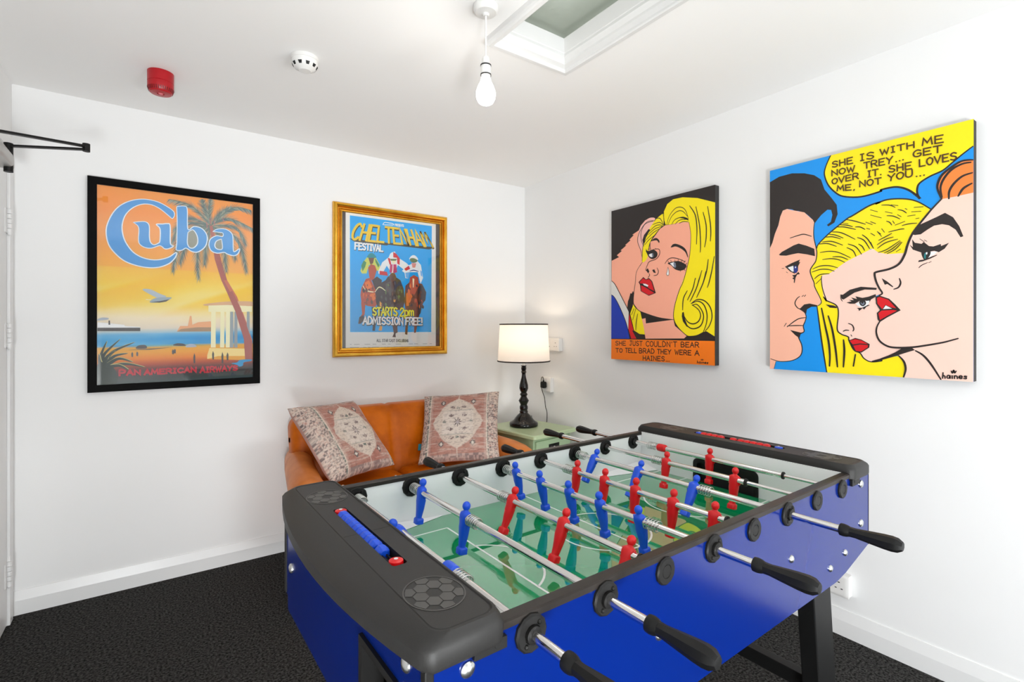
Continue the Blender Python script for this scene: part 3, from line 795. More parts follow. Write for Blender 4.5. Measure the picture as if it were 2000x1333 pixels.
M_glow = mat('lit_bulb_glass', (1, 1, 1, 1), 0.3, **{'Emission Color': (1.0, 0.85, 0.68, 1), 'Emission Strength': 9.0})
MB().lathe([(0.012, 0.475), (0.016, 0.49), (0.028, 0.52), (0.030, 0.54), (0.024, 0.56), (0.010, 0.572), (0.001, 0.574)], 20).build('bulb', M_glow, lamp, smooth=60)
lamp_l = point_light('lamp_bulb_light', (LX, LY, LZ + 0.60), 1.6, (1.0, 0.81, 0.60), 0.03)
cord = MB()
def smooth_path(pts, k=6):
    pts = [Vector(p) for p in pts]; out = []
    for i in range(len(pts) - 1):
        p0, p1, p2, p3 = pts[max(i - 1, 0)], pts[i], pts[i + 1], pts[min(i + 2, len(pts) - 1)]
        for j in range(k):
            t_ = j / k
            out.append(0.5 * ((2 * p1) + (-p0 + p2) * t_ + (2 * p0 - 5 * p1 + 4 * p2 - p3) * t_ ** 2 + (-p0 + 3 * p1 - 3 * p2 + p3) * t_ ** 3))
    return out + [pts[-1]]
cpts = [(-0.205, -0.325, 0.612), (-0.175, -0.300, 0.640), (-0.145, -0.270, 0.640), (-0.125, -0.235, 0.622), (-0.112, -0.130, 0.612), (-0.100, -0.085, 0.50), (-0.05, -0.06, 0.25), (-0.03, -0.14, 0.20), (-0.02, -0.245, 0.35),
        (-0.03, -0.300, 0.62), (-0.045, -0.302, 0.70), (-0.045, -0.289, 0.765), (-0.045, -0.270, 0.797), (-0.045, -0.254, 0.842), (-0.045, -0.253, 0.880), (-0.046, -0.262, 0.902), (-0.048, -0.276, 0.905), (-0.050, -0.283, 0.890), (-0.050, -0.284, 0.872)]
cord.tube([p - Vector((LX, LY, LZ)) for p in smooth_path(cpts)], 0.0026, 8)
cd = cord.build('power_cord', M_blk, lamp)
pl = MB(); pl.soft(0.034, 0.040, 0.046, 0.010, 8, (-0.0495, -0.284, 0.852)); pl.cyl(0.006, 0.872, 0.884, 10, 'z', (-0.050, -0.284, 0))
pl.build('plug', M_blk, cd, (LX, LY, LZ), label='black three-pin plug')

# ---------------------------------------------------------------- wall sockets (on the right wall)
def socket(label, y0, y1, z0, z1, gangs, dep=0.03):
    t = thing('wall_socket', label, 'wall socket', (-dep / 2, (y0 + y1) / 2, z0), 0, 'white sockets on the right wall')
    o = (-dep / 2, (y0 + y1) / 2, z0)
    MB().box(-dep, -0.0005, y0 + 0.002, y1 - 0.002, z0 + 0.002, z1 - 0.002).build('back_box', M_pwhite, t, o, smooth=0, bevel=0.003)
    f = MB(); f.soft(0.010, y1 - y0, z1 - z0, 0.004, 8, (-dep - 0.003, (y0 + y1) / 2, (z0 + z1) / 2))
    f.build('faceplate', M_pwhite, t, o, smooth=50)
    xf = -dep - 0.0082
    for g in range(gangs):
        yc = y1 - (g + 0.5) * (y1 - y0) / gangs; zc = (z0 + z1) / 2
        h_ = MB()
        h_.box(xf - 0.0004, xf + 0.002, yc - 0.004, yc + 0.004, zc + 0.010, zc + 0.014)
        for s_ in (-1, 1): h_.box(xf - 0.0004, xf + 0.002, yc + s_ * 0.011 - 0.0035, yc + s_ * 0.011 + 0.0035, zc - 0.014, zc - 0.0105)
        h_.build('pin_holes', M_hole, t, o, smooth=0)
        MB().box(xf - 0.002, xf + 0.002, yc - 0.006 + (0.022 if g else -0.022), yc + 0.006 + (0.022 if g else -0.022), zc + 0.016, zc + 0.034).build('rocker_switch', M_pwhite, t, o, smooth=0, bevel=0.001)
    return t
socket('white double wall socket beside the lamp shade in the corner', -0.436, -0.289, 1.092, 1.184, 2)
socket('white single wall socket holding the lamp plug', -0.340, -0.232, 0.800, 0.906, 1, 0.024)
socket('low white double wall socket near the skirting, half behind the football table', -2.196, -2.050, 0.167, 0.257, 2)
# the cord and the plug belong to the lamp; the plug sits in the socket

# ---------------------------------------------------------------- things on the ceiling
M_alarm = mat('red_sounder_plastic', rgb(176, 4, 22), 0.3)
al = thing('fire_alarm_sounder', 'red fire alarm sounder on the ceiling', 'fire alarm', (-2.268, -0.490, H - 0.04)); ao = (-2.268, -0.490, H - 0.04)
AX, AY = -2.268, -0.490
MB().lathe([(0.0465, H - 0.0005), (0.0465, H - 0.042), (0.045, H - 0.043), (0.045, H - 0.045), (0.0465, H - 0.046), (0.0465, H - 0.066), (0.042, H - 0.080), (0.037, H - 0.086), (0.013, H - 0.088), (0.012, H - 0.084), (0.001, H - 0.084)][::-1], 48, 'z', (AX, AY, 0)).build('sounder_body', M_alarm, al, ao, smooth=30)
q = MB()
for i in range(36):
    t_ = 2 * PI * i / 36
    q.loft([[(AX + r * math.cos(t_ + d_), AY + r * math.sin(t_ + d_), H - z) for r, z, d_ in ((0.0471, 0.067, -.03), (0.0471, 0.067, .03), (0.0426, 0.0815, .03), (0.0426, 0.0815, -.03))], [(AX + r * math.cos(t_ + d_), AY + r * math.sin(t_ + d_), H - z) for r, z, d_ in ((0.044, 0.066, -.03), (0.044, 0.066, .03), (0.040, 0.0795, .03), (0.040, 0.0795, -.03))]])
q.build('louvres', mat('dark_red_louvre', rgb(96, 0, 10), 0.4), al, ao, smooth=0)
q = MB(); q.sphere(0.009, (AX, AY, H - 0.085), 14, 8, sc=(1, 1, 0.6)); q.build('indicator_lens', mat('clear_red_lens', rgb(235, 120, 130), 0.1), al, ao)

sd = thing('smoke_detector', 'white round smoke detector on the ceiling', 'smoke detector', (-1.808, -0.965, H - 0.03)); sdo = (-1.808, -0.965, H - 0.03)
DX, DY = -1.808, -0.965
MB().lathe([(0.051, H - 0.0005), (0.051, H - 0.014), (0.049, H - 0.015), (0.048, H - 0.030), (0.040, H - 0.043), (0.024, H - 0.052), (0.022, H - 0.054), (0.001, H - 0.054)][::-1], 48, 'z', (DX, DY, 0)).build('detector_body', M_pwhite, sd, sdo, smooth=30)
for i in range(10):
    t_ = 2 * PI * (i + 0.5) / 10; q = MB()
    rr = lambda r, z, d_: (DX + r * math.cos(t_ + d_), DY + r * math.sin(t_ + d_), H - z)
    q.loft([[rr(0.0478, 0.0320, -.16), rr(0.0478, 0.0320, .16), rr(0.0412, 0.0425, .12), rr(0.0412, 0.0425, -.12)], [rr(0.042, 0.031, -.16), rr(0.042, 0.031, .16), rr(0.037, 0.040, .12), rr(0.037, 0.040, -.12)]])
    q.build('vent_slot', M_hole, sd, sdo, smooth=0)

PX, PY = -1.399, -1.645
pe = thing('pendant_light', 'bare lit bulb hanging on a white cord from a ceiling rose', 'pendant lamp', (PX, PY, H)); po = (PX, PY, H)
MB().lathe([(0.0415, H - 0.0005), (0.0415, H - 0.010), (0.040, H - 0.018), (0.034, H - 0.024), (0.012, H - 0.027), (0.009, H - 0.034), (0.001, H - 0.034)][::-1], 40, 'z', (PX, PY, 0)).build('ceiling_rose', M_pwhite, pe, po, smooth=35)
MB().cyl(0.0034, 2.140, H - 0.030, 12, 'z', (PX, PY, 0)).build('flex', M_pwhite, pe, po)
lh = MB(); lh.lathe([(0.005, 2.148), (0.010, 2.1465), (0.0125, 2.140), (0.0135, 2.120), (0.0165, 2.1185), (0.0172, 2.114), (0.0172, 2.090), (0.0165, 2.087), (0.010, 2.086)][::-1], 28, 'z', (PX, PY, 0))
lh.build('lamp_holder', M_pwhite, pe, po, smooth=30)
rg = MB()
for z in (2.1185, 2.0875): rg.lathe([(0.0150, z - 0.0022), (0.0180, z - 0.0020), (0.0180, z + 0.0020), (0.0150, z + 0.0022)], 28, 'z', (PX, PY, 0))
rg.build('shade_rings', mat('dark_grey_ring', (0.03, 0.03, 0.03, 1), 0.5), pe, po)
M_bulb = mat('lit_opal_bulb', (1, 1, 1, 1), 0.3, **{'Emission Color': (1.0, 0.93, 0.84, 1), 'Emission Strength': 9.0})
MB().lathe([(0.014, 2.088), (0.0145, 2.080), (0.018, 2.066), (0.026, 2.050), (0.0315, 2.034), (0.0325, 2.022), (0.0305, 2.009), (0.024, 1.997), (0.014, 1.991), (0.001, 1.989)][::-1], 28, 'z', (PX, PY, 0)).build('bulb', M_bulb, pe, po, smooth=60)
point_light('pendant_bulb_light', (PX, PY, 1.965), 3.9, (1.0, 0.95, 0.89), 0.03)

# ---------------------------------------------------------------- drawings for the four pictures (half millimetres from the lower left corner)
ART_TEAR = [
('p','skinA',[4,1187,122,1218,87,1244,169,1287,146,1294,237,1343,215,1347,299,1393,282,1403,348,1447,326,1454,375,1472,424,1490,451,1540,514,1588,586,1604,646,1581,626,1528,544,1426,481,1270,469,1121,389,1012,372,901,355,810,344,684,338,642,277,575,249,610,125,788,56,898,3,946]),
('P','pink',[651,1584,586,1604,514,1583,451,1532,418,1470,412,1362,460,1256,492,1335,554,1441,616,1530]),
('p','skinA',[783,1486,887,1481,970,1487,1082,1469,1105,1329,1093,1141,1057,993,1012,856,967,775,911,622,892,537,892,462,700,488,498,545,413,580,344,658,350,768,372,919,370,901,389,1020,469,1113,543,1163,584,1330,715,1457]),
('p','skinA',[466,479,518,487,528,429,892,462,910,396,1054,289,1023,264,517,253,497,362]),
('p','k',[440,563,498,545,700,488,892,462,523,425,518,485,471,477]),
('p','yel',[344,650,413,580,445,554,497,362,507,300,433,304,353,345,293,541]),
('P','yel',[769,1493,764,1553,760,1614,696,1593,626,1544,565,1472,502,1366,481,1295,470,1254,472,1121,543,1163,579,1331,715,1465]),
('p','yel',[793,1489,769,1552,769,1640,813,1711,888,1747,1007,1743,1182,1698,1380,1613,1380,715,1374,290,1285,340,1252,333,1176,298,1098,288,1054,296,965,365,910,435,892,505,906,607,967,775,1039,939,1012,856,1057,993,1093,1141,1105,1329,1082,1469,970,1487,878,1483]),
('p','k',[560,1481,497,1425,473,1370,491,1306,523,1388,585,1473]),
('s','k',4,[651,1560,545,1566,461,1505,413,1429,407,1354,449,1257,470,1171]),
('s','k',4,[626,1560,514,1546,456,1464,460,1364,497,1293]),
('s','k',4,[469,1117,389,1020,372,901,355,810,344,658,413,580,498,545,700,488,892,462]),
('s','k',4,[1082,1469,1105,1329,1093,1141,1057,993,1012,856,967,775,911,622,892,505,910,435,965,365,1054,296,1098,288,1176,298,1252,333]),
('s','k',4,[802,1487,841,1579,916,1644,989,1642,1042,1597,1077,1500]),
('s','k',4,[821,1484,869,1567,943,1608,1007,1596,1064,1532]),
('s','k',4,[868,1480,915,1527,1006,1535,1069,1509]),
('s','k',4,[915,1477,970,1510,1077,1500]),
('s','k',4,[961,1477,1015,1487,1077,1473]),
('s','k',4,[769,1493,769,1552,760,1610]),
('s','k',4,[764,1497,716,1573,656,1580]),
('s','k',4,[764,1493,706,1531,616,1521]),
('s','k',4,[759,1490,666,1505,575,1454]),
('s','k',4,[749,1484,646,1468,554,1417]),
('s','k',4,[725,1464,626,1431,523,1363]),
('s','k',4,[665,1408,564,1358,502,1308]),
('s','k',4,[523,1363,481,1295,469,1130]),
('p','k',[1082,1484,1015,1518,961,1535,1006,1539,1060,1518]),
('s','k',6,[1091,1637,1156,1531,1176,1393,1171,1229]),
('s','k',6,[1165,1612,1206,1418,1218,1238,1215,1142]),
('s','k',6,[1247,1541,1281,1406,1281,1274,1264,1188]),
('s','k',6,[1298,1590,1326,1428,1334,1325,1328,1238]),
('s','k',6,[1305,1058,1288,949,1254,839]),
('s','k',6,[1371,1080,1345,944,1316,835,1295,778]),
('s','k',6,[1234,954,1191,844]),
('s','k',6,[1161,882,1148,847]),
('s','k',6,[1157,880,1127,773,1065,663]),
('s','k',6,[1230,945,1170,778,1096,646]),
('s','k',6,[1279,941,1246,825,1173,684]),
('s','k',6,[1063,760,1016,680,1006,561]),
('s','k',6,[1108,623,1178,662,1262,647,1327,579,1347,483,1318,396,1269,340]),
('s','k',6,[1117,626,1186,646,1253,610,1290,521,1286,425,1252,336]),
('s','k',6,[1121,607,1177,613,1228,559,1253,485,1219,396,1133,365,1064,396,1020,472,1006,534]),
('s','k',6,[1121,611,1194,560,1219,500,1194,440,1134,415,1073,434,1029,488,1015,526]),
('p','k',[1002,534,1020,542,1033,472,1064,403,1099,373,1055,388,1010,442,997,496]),
('P','k',[595,1341,635,1364,675,1363,709,1330,704,1306,675,1338,625,1341]),
('P','k',[858,1239,886,1266,932,1264,1005,1228,1049,1184,1071,1121,1067,1106,1040,1162,987,1207,923,1238,877,1236]),
('P','k',[522,1248,564,1235,625,1244,674,1213,684,1180,664,1150,614,1139,573,1160,543,1204]),
('p','w',[563,1194,594,1203,624,1203,629,1166,604,1161,579,1172]),
('P','eye',[609,1201,626,1201,629,1166,614,1164]),
('p','k',[624,1203,674,1205,679,1160,634,1161]),
('s','k',4,[625,1244,684,1244,712,1225,709,1177,664,1134,573,1115,542,1073,519,1026]),
('s','k',4,[584,1330,582,1274,594,1247]),
('s','k',4,[522,1265,543,1237]),
('s','k',4,[553,1261,564,1239]),
('s','k',4,[569,1263,584,1241]),
('s','k',4,[655,1256,665,1239]),
('P','k',[819,1070,876,1080,959,1079,1022,1049,1053,1023,1031,987,977,977,913,998,866,1042]),
('p','w',[848,1067,895,1074,918,1060,917,1013,885,1032]),
('P','eye',[894,1062,927,1063,927,1028,908,1014]),
('p','k',[918,1068,968,1070,1004,1028,977,1000,931,1004]),
('s','k',4,[783,1069,820,1109,876,1123,959,1102,1040,1063]),
('s','k',4,[838,1072,819,1097]),
('s','k',4,[867,1079,857,1101]),
('s','k',4,[913,1080,909,1100]),
('s','k',4,[950,1078,955,1099]),
('s','k',4,[991,1068,1004,1090]),
('s','k',4,[1018,1050,1040,1074]),
('s','k',4,[1040,1032,1062,1049]),
('s','k',4,[1044,1009,1066,1007]),
('s','k',4,[1022,988,1040,971]),
('s','k',4,[977,981,981,965]),
('P','w',[824,1030,814,983,804,956,819,939,836,950,833,990]),
('s','k',2.5,[824,1030,814,983,804,956,819,939,836,950,833,990,824,1030]),
('p','k',[521,1021,552,1043,573,1004,557,985,537,1012]),
('p','k',[613,1017,643,1023,663,980,633,987]),
('s','k',4,[678,1036,698,993,678,959,633,954]),
('s','k',4,[567,984,577,963,552,936]),
('p','k',[420,898,489,950,526,920,567,933,613,893,662,760,566,734,452,792,442,864]),
('p','red',[436,897,487,937,526,912,567,921,602,890,642,781,566,818,500,876,447,880]),
('p','red',[457,858,520,830,642,761,566,742,462,794]),
('p','w',[481,876,520,871,561,852,551,836,499,856]),
('p','k',[339,801,317,770,300,779,278,712,263,687,252,610,277,567,305,583,344,658,352,776]),
('p','k',[277,567,353,345,433,304,507,300,517,253,292,249,268,361]),
('p','w2',[3,946,56,907,125,806,249,610,274,567,268,361,237,413,136,605,55,731,2,777]),
('p','blu',[2,777,55,739,136,622,237,430,292,249,0,243]),
('p','red',[282,541,347,345,325,345,390,251,314,249,270,361]),
('s','k',5,[3,946,56,902,125,802,249,610,277,562]),
('s','k',5,[2,777,55,739,136,622,237,430,292,249]),
('s','k',5,[354,599,315,523]),
('s','k',5,[381,598,332,464]),
('s','k',5,[408,538,386,438,380,345]),
('s','k',5,[344,650,413,580]),
('p','org',[2,243,1378,247,1380,0,0,0]),
('s','k',5,[0,243,1378,247]),
('t','k',4.6,'SHE',[69,167,230,169,230,218,69,217]),
('t','k',4.6,'JUST',[286,171,475,171,475,222,286,224]),
('t','k',4.6,"COULDN'T",[527,168,937,172,937,226,527,225]),
('t','k',4.6,'BEAR',[987,173,1201,176,1201,225,987,224]),
('t','k',4.6,'TO',[74,83,178,85,179,131,74,130]),
('t','k',4.6,'TELL',[224,87,394,88,395,138,224,137]),
('t','k',4.6,'BRAD',[430,87,644,91,644,141,430,139]),
('t','k',4.6,'THEY',[683,90,862,93,862,140,684,139]),
('t','k',4.6,'WERE',[913,93,1111,93,1111,140,913,141]),
('t','k',4.6,'A',[1154,93,1205,93,1205,141,1154,142]),
('t','k',4.6,'HAINES',[484,9,781,15,781,63,485,59]),
('t','k',4.6,'...',[800,14,847,15,848,56,800,55]),
('t','k',3,'haines',[1179,15,1309,15,1309,42,1179,42]),
('s','k',3,[1222,57,1230,45,1238,59,1244,45,1255,59])]
ART_TRIO = [
('p','yel',[498,1780,463,1703,451,1636,478,1546,530,1472,592,1424,713,1395,845,1408,844,1418,899,1423,953,1417,1010,1387,1057,1342,1087,1302,1074,1332,1071,1376,1086,1415,1145,1449,1216,1473,1267,1513,1321,1556,1375,1595,1380,1593,1380,1780,773,1780]),
('s','k',7,[498,1780,463,1703,451,1636,478,1546,530,1472,592,1424,713,1395,845,1408,844,1418,899,1423,953,1417,1010,1387,1057,1342,1087,1302,1074,1332,1071,1376,1086,1415,1145,1449,1216,1473,1267,1513,1321,1556,1375,1595]),
('p','k',[1010,1390,1057,1345,1097,1302,1082,1301,1047,1341]),
('p','k',[0,1678,81,1707,191,1710,296,1684,372,1649,425,1600,452,1510,505,1429,543,1366,550,1289,526,1225,481,1201,470,1215,500,1236,511,1290,502,1333,474,1340,428,1305,396,1269,376,1244,362,1275,328,1316,293,1352,279,1343,251,1371,216,1380,194,1396,150,1408,114,1401,92,1352,85,1309,63,1243,74,1277,44,1205,23,1131,0,1085]),
('p','yel',[393,1033,407,1067,487,1142,613,1236,655,1256,771,1313,846,1327,812,1318,889,1336,996,1319,1072,1284,1147,1217,1135,1195,1080,1115,1041,1047,1015,976,998,914,888,924,830,945,781,980,771,969,669,924,603,892,550,853,485,809,434,803,429,758,440,680,469,586,432,715,445,631,469,592,539,551,557,488,547,357,576,317,626,295,632,265,666,192,709,169,736,128,784,104,855,116,841,127,959,159,989,118,1003,61,990,0,475,0,463,46,431,255,398,505,398,550,428,581,378,719,371,747,346,826,341,853,389,936]),
('p','skinB',[0,1085,23,1131,44,1205,71,1267,74,1273,92,1352,114,1401,150,1408,216,1381,293,1352,362,1275,372,1251,376,1262,369,1202,370,1124,388,1034,393,987,384,926,355,883,341,853,346,816,371,747,372,719,428,587,398,550,349,568,293,567,255,529,293,501,306,462,300,423,285,383,292,337,263,317,245,291,271,225,275,166,253,119,188,82,88,70,54,69,37,2,0,0]),
('s','k',4.5,[376,1262,369,1202,370,1124,388,1034,393,987,384,926,355,883,341,853,346,816,371,747,378,706,428,587,401,550]),
('s','k',4.5,[255,529,296,498,308,462,300,423,285,383,292,337,263,317,245,291,271,225,275,166,253,119,188,82,88,70,5,90]),
('s','k',4.5,[257,638,231,616,217,577,239,539,268,529]),
('s','k',4.5,[273,634,289,646]),
('s','k',4.5,[292,633,306,648]),
('s','k',4.5,[306,455,249,446,198,414,149,374]),
('s','k',4.5,[152,384,218,387,285,387]),
('s','k',4.5,[125,379,145,410]),
('s','k',4.5,[174,1149,242,1162,292,1165,352,1138]),
('s','k',6,[395,544,431,255,469,0]),
('p','k',[255,529,293,567,336,573,398,556,398,545,349,544,315,524,306,475,293,501]),
('p','k',[176,349,263,327,292,331,264,314,254,278,219,304]),
('s','k',3,[54,69,37,2]),
('p','k',[79,1015,106,1038,206,1082,248,1092,314,1064,373,1031,379,968,314,991,243,1010,191,1006,144,1000,96,1007]),
('p','k',[132,905,192,931,259,953,249,930,262,934,244,899,242,857,214,836,177,858]),
('p','w',[156,895,203,906,209,855,193,856]),
('P','nav',[206,887,221,907,240,878,230,842,209,850]),
('P','w',[217,894,226,896,225,885,219,883]),
('p','k',[193,824,222,827,245,849,258,829,235,826,222,800,215,756,207,759,209,786,194,797,209,807]),
('s','k',3,[105,892,126,891]),
('s','k',3,[143,858,156,848]),
('p','skinC',[434,803,485,809,550,853,603,892,669,924,771,969,796,977,830,945,888,924,998,919,990,882,963,842,903,810,822,795,808,780,823,711,858,631,815,611,816,599,822,552,843,504,828,481,831,434,838,413,819,333,840,263,890,229,988,220,916,166,841,130,790,110,784,104,736,128,709,169,666,192,632,265,626,295,576,317,547,357,557,488,539,551,469,592,445,631,432,715,440,680,429,758]),
('s','k',6,[393,1033,407,1067,487,1142,613,1236,655,1256,771,1313,846,1327,812,1318,889,1336,996,1319,1072,1284,1147,1217]),
('s','k',5,[431,798,429,758,440,680,469,586,445,625,469,592,539,551,556,488,547,357,576,317,626,295,632,265,666,192,709,169,736,128,784,104,855,116,841,127,891,153]),
('s','k',4,[417,994,488,995,557,977,643,924]),
('s','k',4,[435,933,498,934,554,920,603,892]),
('s','k',4,[512,947,571,940,625,912]),
('s','k',4,[360,861,418,881,489,877,552,853]),
('s','k',4,[353,836,419,853,480,847,527,828]),
('s','k',4,[373,777,419,810,490,811]),
('s','k',4,[386,735,429,778]),
('s','k',4,[435,1079,506,1074,588,1032]),
('s','k',4,[407,1065,473,1061,543,1028]),
('s','k',4,[459,1116,515,1110,574,1084]),
('s','k',4,[487,1134,533,1122,592,1088]),
('s','k',4,[510,1151,578,1133,676,1066]),
('s','k',4,[546,1185,600,1176,680,1144]),
('s','k',4,[569,1199,618,1188,658,1169]),
('s','k',4,[584,1211,627,1199]),
('s','k',4,[615,1233,666,1214,748,1173]),
('s','k',4,[624,1037,681,1005,720,942]),
('s','k',4,[616,1009,660,979,682,930]),
('s','k',4,[689,1079,736,1050,775,978]),
('s','k',4,[723,1096,761,1056,799,980]),
('s','k',4,[698,1027,724,1004,741,968]),
('s','k',4,[675,1164,710,1158,744,1133]),
('s','k',4,[752,1141,777,1130]),
('s','k',4,[747,1190,793,1163]),
('s','k',4,[781,1187,814,1167]),
('s','k',4,[786,1095,809,1075]),
('s','k',4,[823,1106,848,1081]),
('s','k',3.5,[778,1280,827,1256]),
('s','k',3.5,[779,1240,852,1204]),
('s','k',3.5,[851,1302,903,1291,940,1267]),
('s','k',3.5,[912,1292,958,1277]),
('s','k',3.5,[954,1248,986,1234,1009,1211]),
('s','k',3.5,[999,1248,1013,1237]),
('s','k',3.5,[875,1247,922,1227]),
('s','k',3.5,[885,1215,927,1204,969,1175]),
('s','k',3.5,[952,1211,977,1190]),
('s','k',3.5,[1052,1245,1109,1239]),
('s','k',3.5,[1037,1215,1096,1209]),
('s','k',3.5,[1062,1161,1084,1162]),
('s','k',3.5,[980,1124,1023,1130,1071,1127]),
('s','k',3.5,[937,1134,1000,1153]),
('s','k',3.5,[883,1174,904,1162,918,1137]),
('s','k',3.5,[923,1170,935,1146]),
('s','k',3.5,[824,1106,853,1062]),
('s','k',3.5,[853,1123,872,1090]),
('s','k',3.5,[896,1089,969,1099,996,1097]),
('s','k',3.5,[832,1035,877,1056,919,1077]),
('s','k',3.5,[823,1002,877,1036,929,1048]),
('s','k',3.5,[825,974,878,1011,956,1028]),
('s','k',3.5,[831,943,887,960,970,1015]),
('s','k',3.5,[869,935,916,957,975,1006]),
('s','k',3.5,[888,927,939,954,982,1002]),
('s','k',3.5,[944,934,973,952]),
('s','k',3.5,[781,1031,801,977]),
('s','k',3.5,[780,1099,810,1074]),
('s','k',3.5,[779,1189,816,1166]),
('s','k',3.5,[1013,1188,1062,1188]),
('p','k',[570,637,589,633,639,670,715,689,822,673,819,658,741,666,672,646,595,595,581,599]),
('s','k',3,[573,630,576,599,587,580]),
('p','k',[615,570,651,577,632,590,667,586,648,608,689,594,678,616,726,601,768,608,814,626,817,608,784,586,774,566,748,579,705,578,673,558,640,559]),
('p','w',[678,555,705,575,748,576,774,578,769,551,738,528,706,532]),
('P','k',[705,575,742,579,750,555,732,536,711,547]),
('P','eye',[713,565,734,570,740,555,727,545]),
('P','k',[719,571,732,571,731,557,720,559]),
('p','k',[687,524,722,523,764,545,777,542,753,531,738,510,727,520,703,499,700,514]),
('s','k',4.5,[628,403,656,388,667,357,659,339]),
('s','k',4.5,[590,338,609,348,634,346]),
('s','k',4.5,[645,314,654,299]),
('p','k',[624,277,643,271,676,287,719,275,775,241,772,214,720,173,677,177,655,222]),
('p','red',[638,264,676,278,719,268,761,242,708,245,660,235]),
('p','red',[663,226,709,236,764,233,762,215,717,182,682,185]),
('p','k',[463,560,522,549,545,538,545,527,493,533]),
('s','k',8,[431,530,459,382,484,256,494,142,491,54]),
('s','k',8,[482,465,512,351,537,188,550,51]),
('s','k',8,[594,270,600,178,593,53]),
('s','k',8,[678,156,664,64]),
('p','skinC',[1213,1272,1157,1212,1135,1184,1080,1110,1041,1047,1015,976,998,908,963,842,903,810,822,795,808,780,823,711,858,631,843,615,816,599,843,504,828,481,831,434,838,413,819,333,840,263,890,229,988,220,959,159,989,118,1003,61,990,0,1380,0,1380,1281,1287,1274]),
('p','orh',[1380,1504,1321,1510,1267,1484,1212,1445,1188,1403,1189,1349,1213,1272,1287,1274,1380,1281]),
('s','k',8,[1376,1503,1321,1510,1267,1484,1216,1444,1193,1396,1189,1349,1211,1273]),
('s','k',8,[1366,1489,1321,1490,1267,1466,1226,1417,1205,1357,1213,1284]),
('s','k',8,[1373,1416,1322,1405,1277,1364,1253,1317,1251,1267]),
('s','k',8,[1371,1345,1327,1320,1301,1274]),
('s','k',8,[1211,1273,1157,1212,1135,1184,1080,1110,1041,1047,1015,976,998,908,963,842,903,810,822,795,808,780,818,723,838,671,858,631,839,615]),
('p','k',[1046,1047,1041,1058,1080,1110,1131,1130,1185,1152,1230,1172,1274,1133,1306,1067,1328,993,1313,988,1287,1045,1251,1081,1214,1095,1169,1092,1132,1070,1093,1042,1059,1042]),
('p','k',[1027,977,1047,956,1042,1015,1059,986,1098,973,1111,984,1141,951,1166,945,1207,957,1208,942,1252,959,1228,921,1196,900,1171,913,1146,911,1099,909,1047,937]),
('p','w',[1099,912,1129,908,1146,911,1187,906,1171,887,1142,870,1112,858]),
('P','k',[1099,917,1146,916,1146,885,1121,851,1104,874]),
('P','teal',[1114,899,1123,904,1121,862,1112,873]),
('P','w',[1123,906,1131,908,1131,895,1124,893]),
('p','k',[1078,843,1082,856,1112,858,1154,874,1188,885,1184,878,1146,859,1104,845]),
('s','k',3,[1081,800,1100,819,1134,834]),
('s','k',3,[1138,831,1155,840]),
('s','k',3,[1087,1011,1115,983]),
('s','k',3,[1113,999,1130,985]),
('p','k',[854,745,890,717,928,676,923,671,890,698,874,693]),
('s','k',6,[966,733,973,700,960,668,932,656]),
('p','k',[814,605,841,613,902,586,941,541,974,497,888,444,841,410,828,431,823,481,843,503,817,552]),
('p','red',[824,596,842,603,897,578,946,512,919,519,877,541,858,509,827,552]),
('p','red',[833,478,853,498,927,501,951,495,888,457,843,427]),
('p','w',[863,509,880,537,920,511]),
('s','k',7,[841,413,824,375,820,327,840,269,890,229,949,219,1044,225,1126,241,1213,262,1255,276,1300,293]),
('s','k',7,[962,159,993,118,1004,62,991,0]),
('s','k',7,[1063,200,1108,168,1154,104,1207,4]),
('p','k',[988,221,1039,224,1059,205,1007,184,940,155,841,117,790,100,790,112,866,140,940,184]),
('s','k',5,[1099,179,1136,131,1172,72,1207,4]),
('t','br',4.8,'SHE',[512,1676,660,1672,659,1720,511,1722]),
('t','br',4.8,'IS',[710,1676,805,1672,804,1722,709,1726]),
('t','br',4.8,'WITH',[845,1684,1056,1680,1055,1724,844,1727]),
('t','br',4.8,'ME',[1103,1680,1221,1669,1221,1720,1103,1730]),
('t','br',4.8,'NOW',[508,1608,672,1605,672,1650,507,1651]),
('t','br',4.8,'TREY',[737,1608,923,1603,923,1652,736,1654]),
('t','br',4.8,'...',[940,1605,995,1608,995,1651,940,1648]),
('t','br',4.8,'GET',[1049,1610,1212,1604,1212,1651,1049,1657]),
('t','br',4.8,'OVER',[511,1540,699,1540,699,1586,511,1582]),
('t','br',4.8,'IT.',[762,1535,857,1533,857,1581,762,1582]),
('t','br',4.8,'SHE',[901,1537,1040,1530,1039,1579,900,1585]),
('t','br',4.8,'LOVES',[1085,1533,1294,1529,1293,1579,1084,1583]),
('t','br',4.8,'ME,',[548,1476,680,1457,679,1502,548,1518]),
('t','br',4.8,'NOT',[707,1473,851,1465,850,1510,707,1518]),
('t','br',4.8,'YOU',[896,1472,1045,1474,1045,1522,895,1519]),
('t','br',4.8,'...',[1063,1465,1120,1463,1120,1505,1063,1507]),
('t','k',4,'haines',[1215,13,1349,19,1348,56,1214,51]),
('s','k',5,[1264,69,1270,52,1278,73,1282,54,1292,70])]
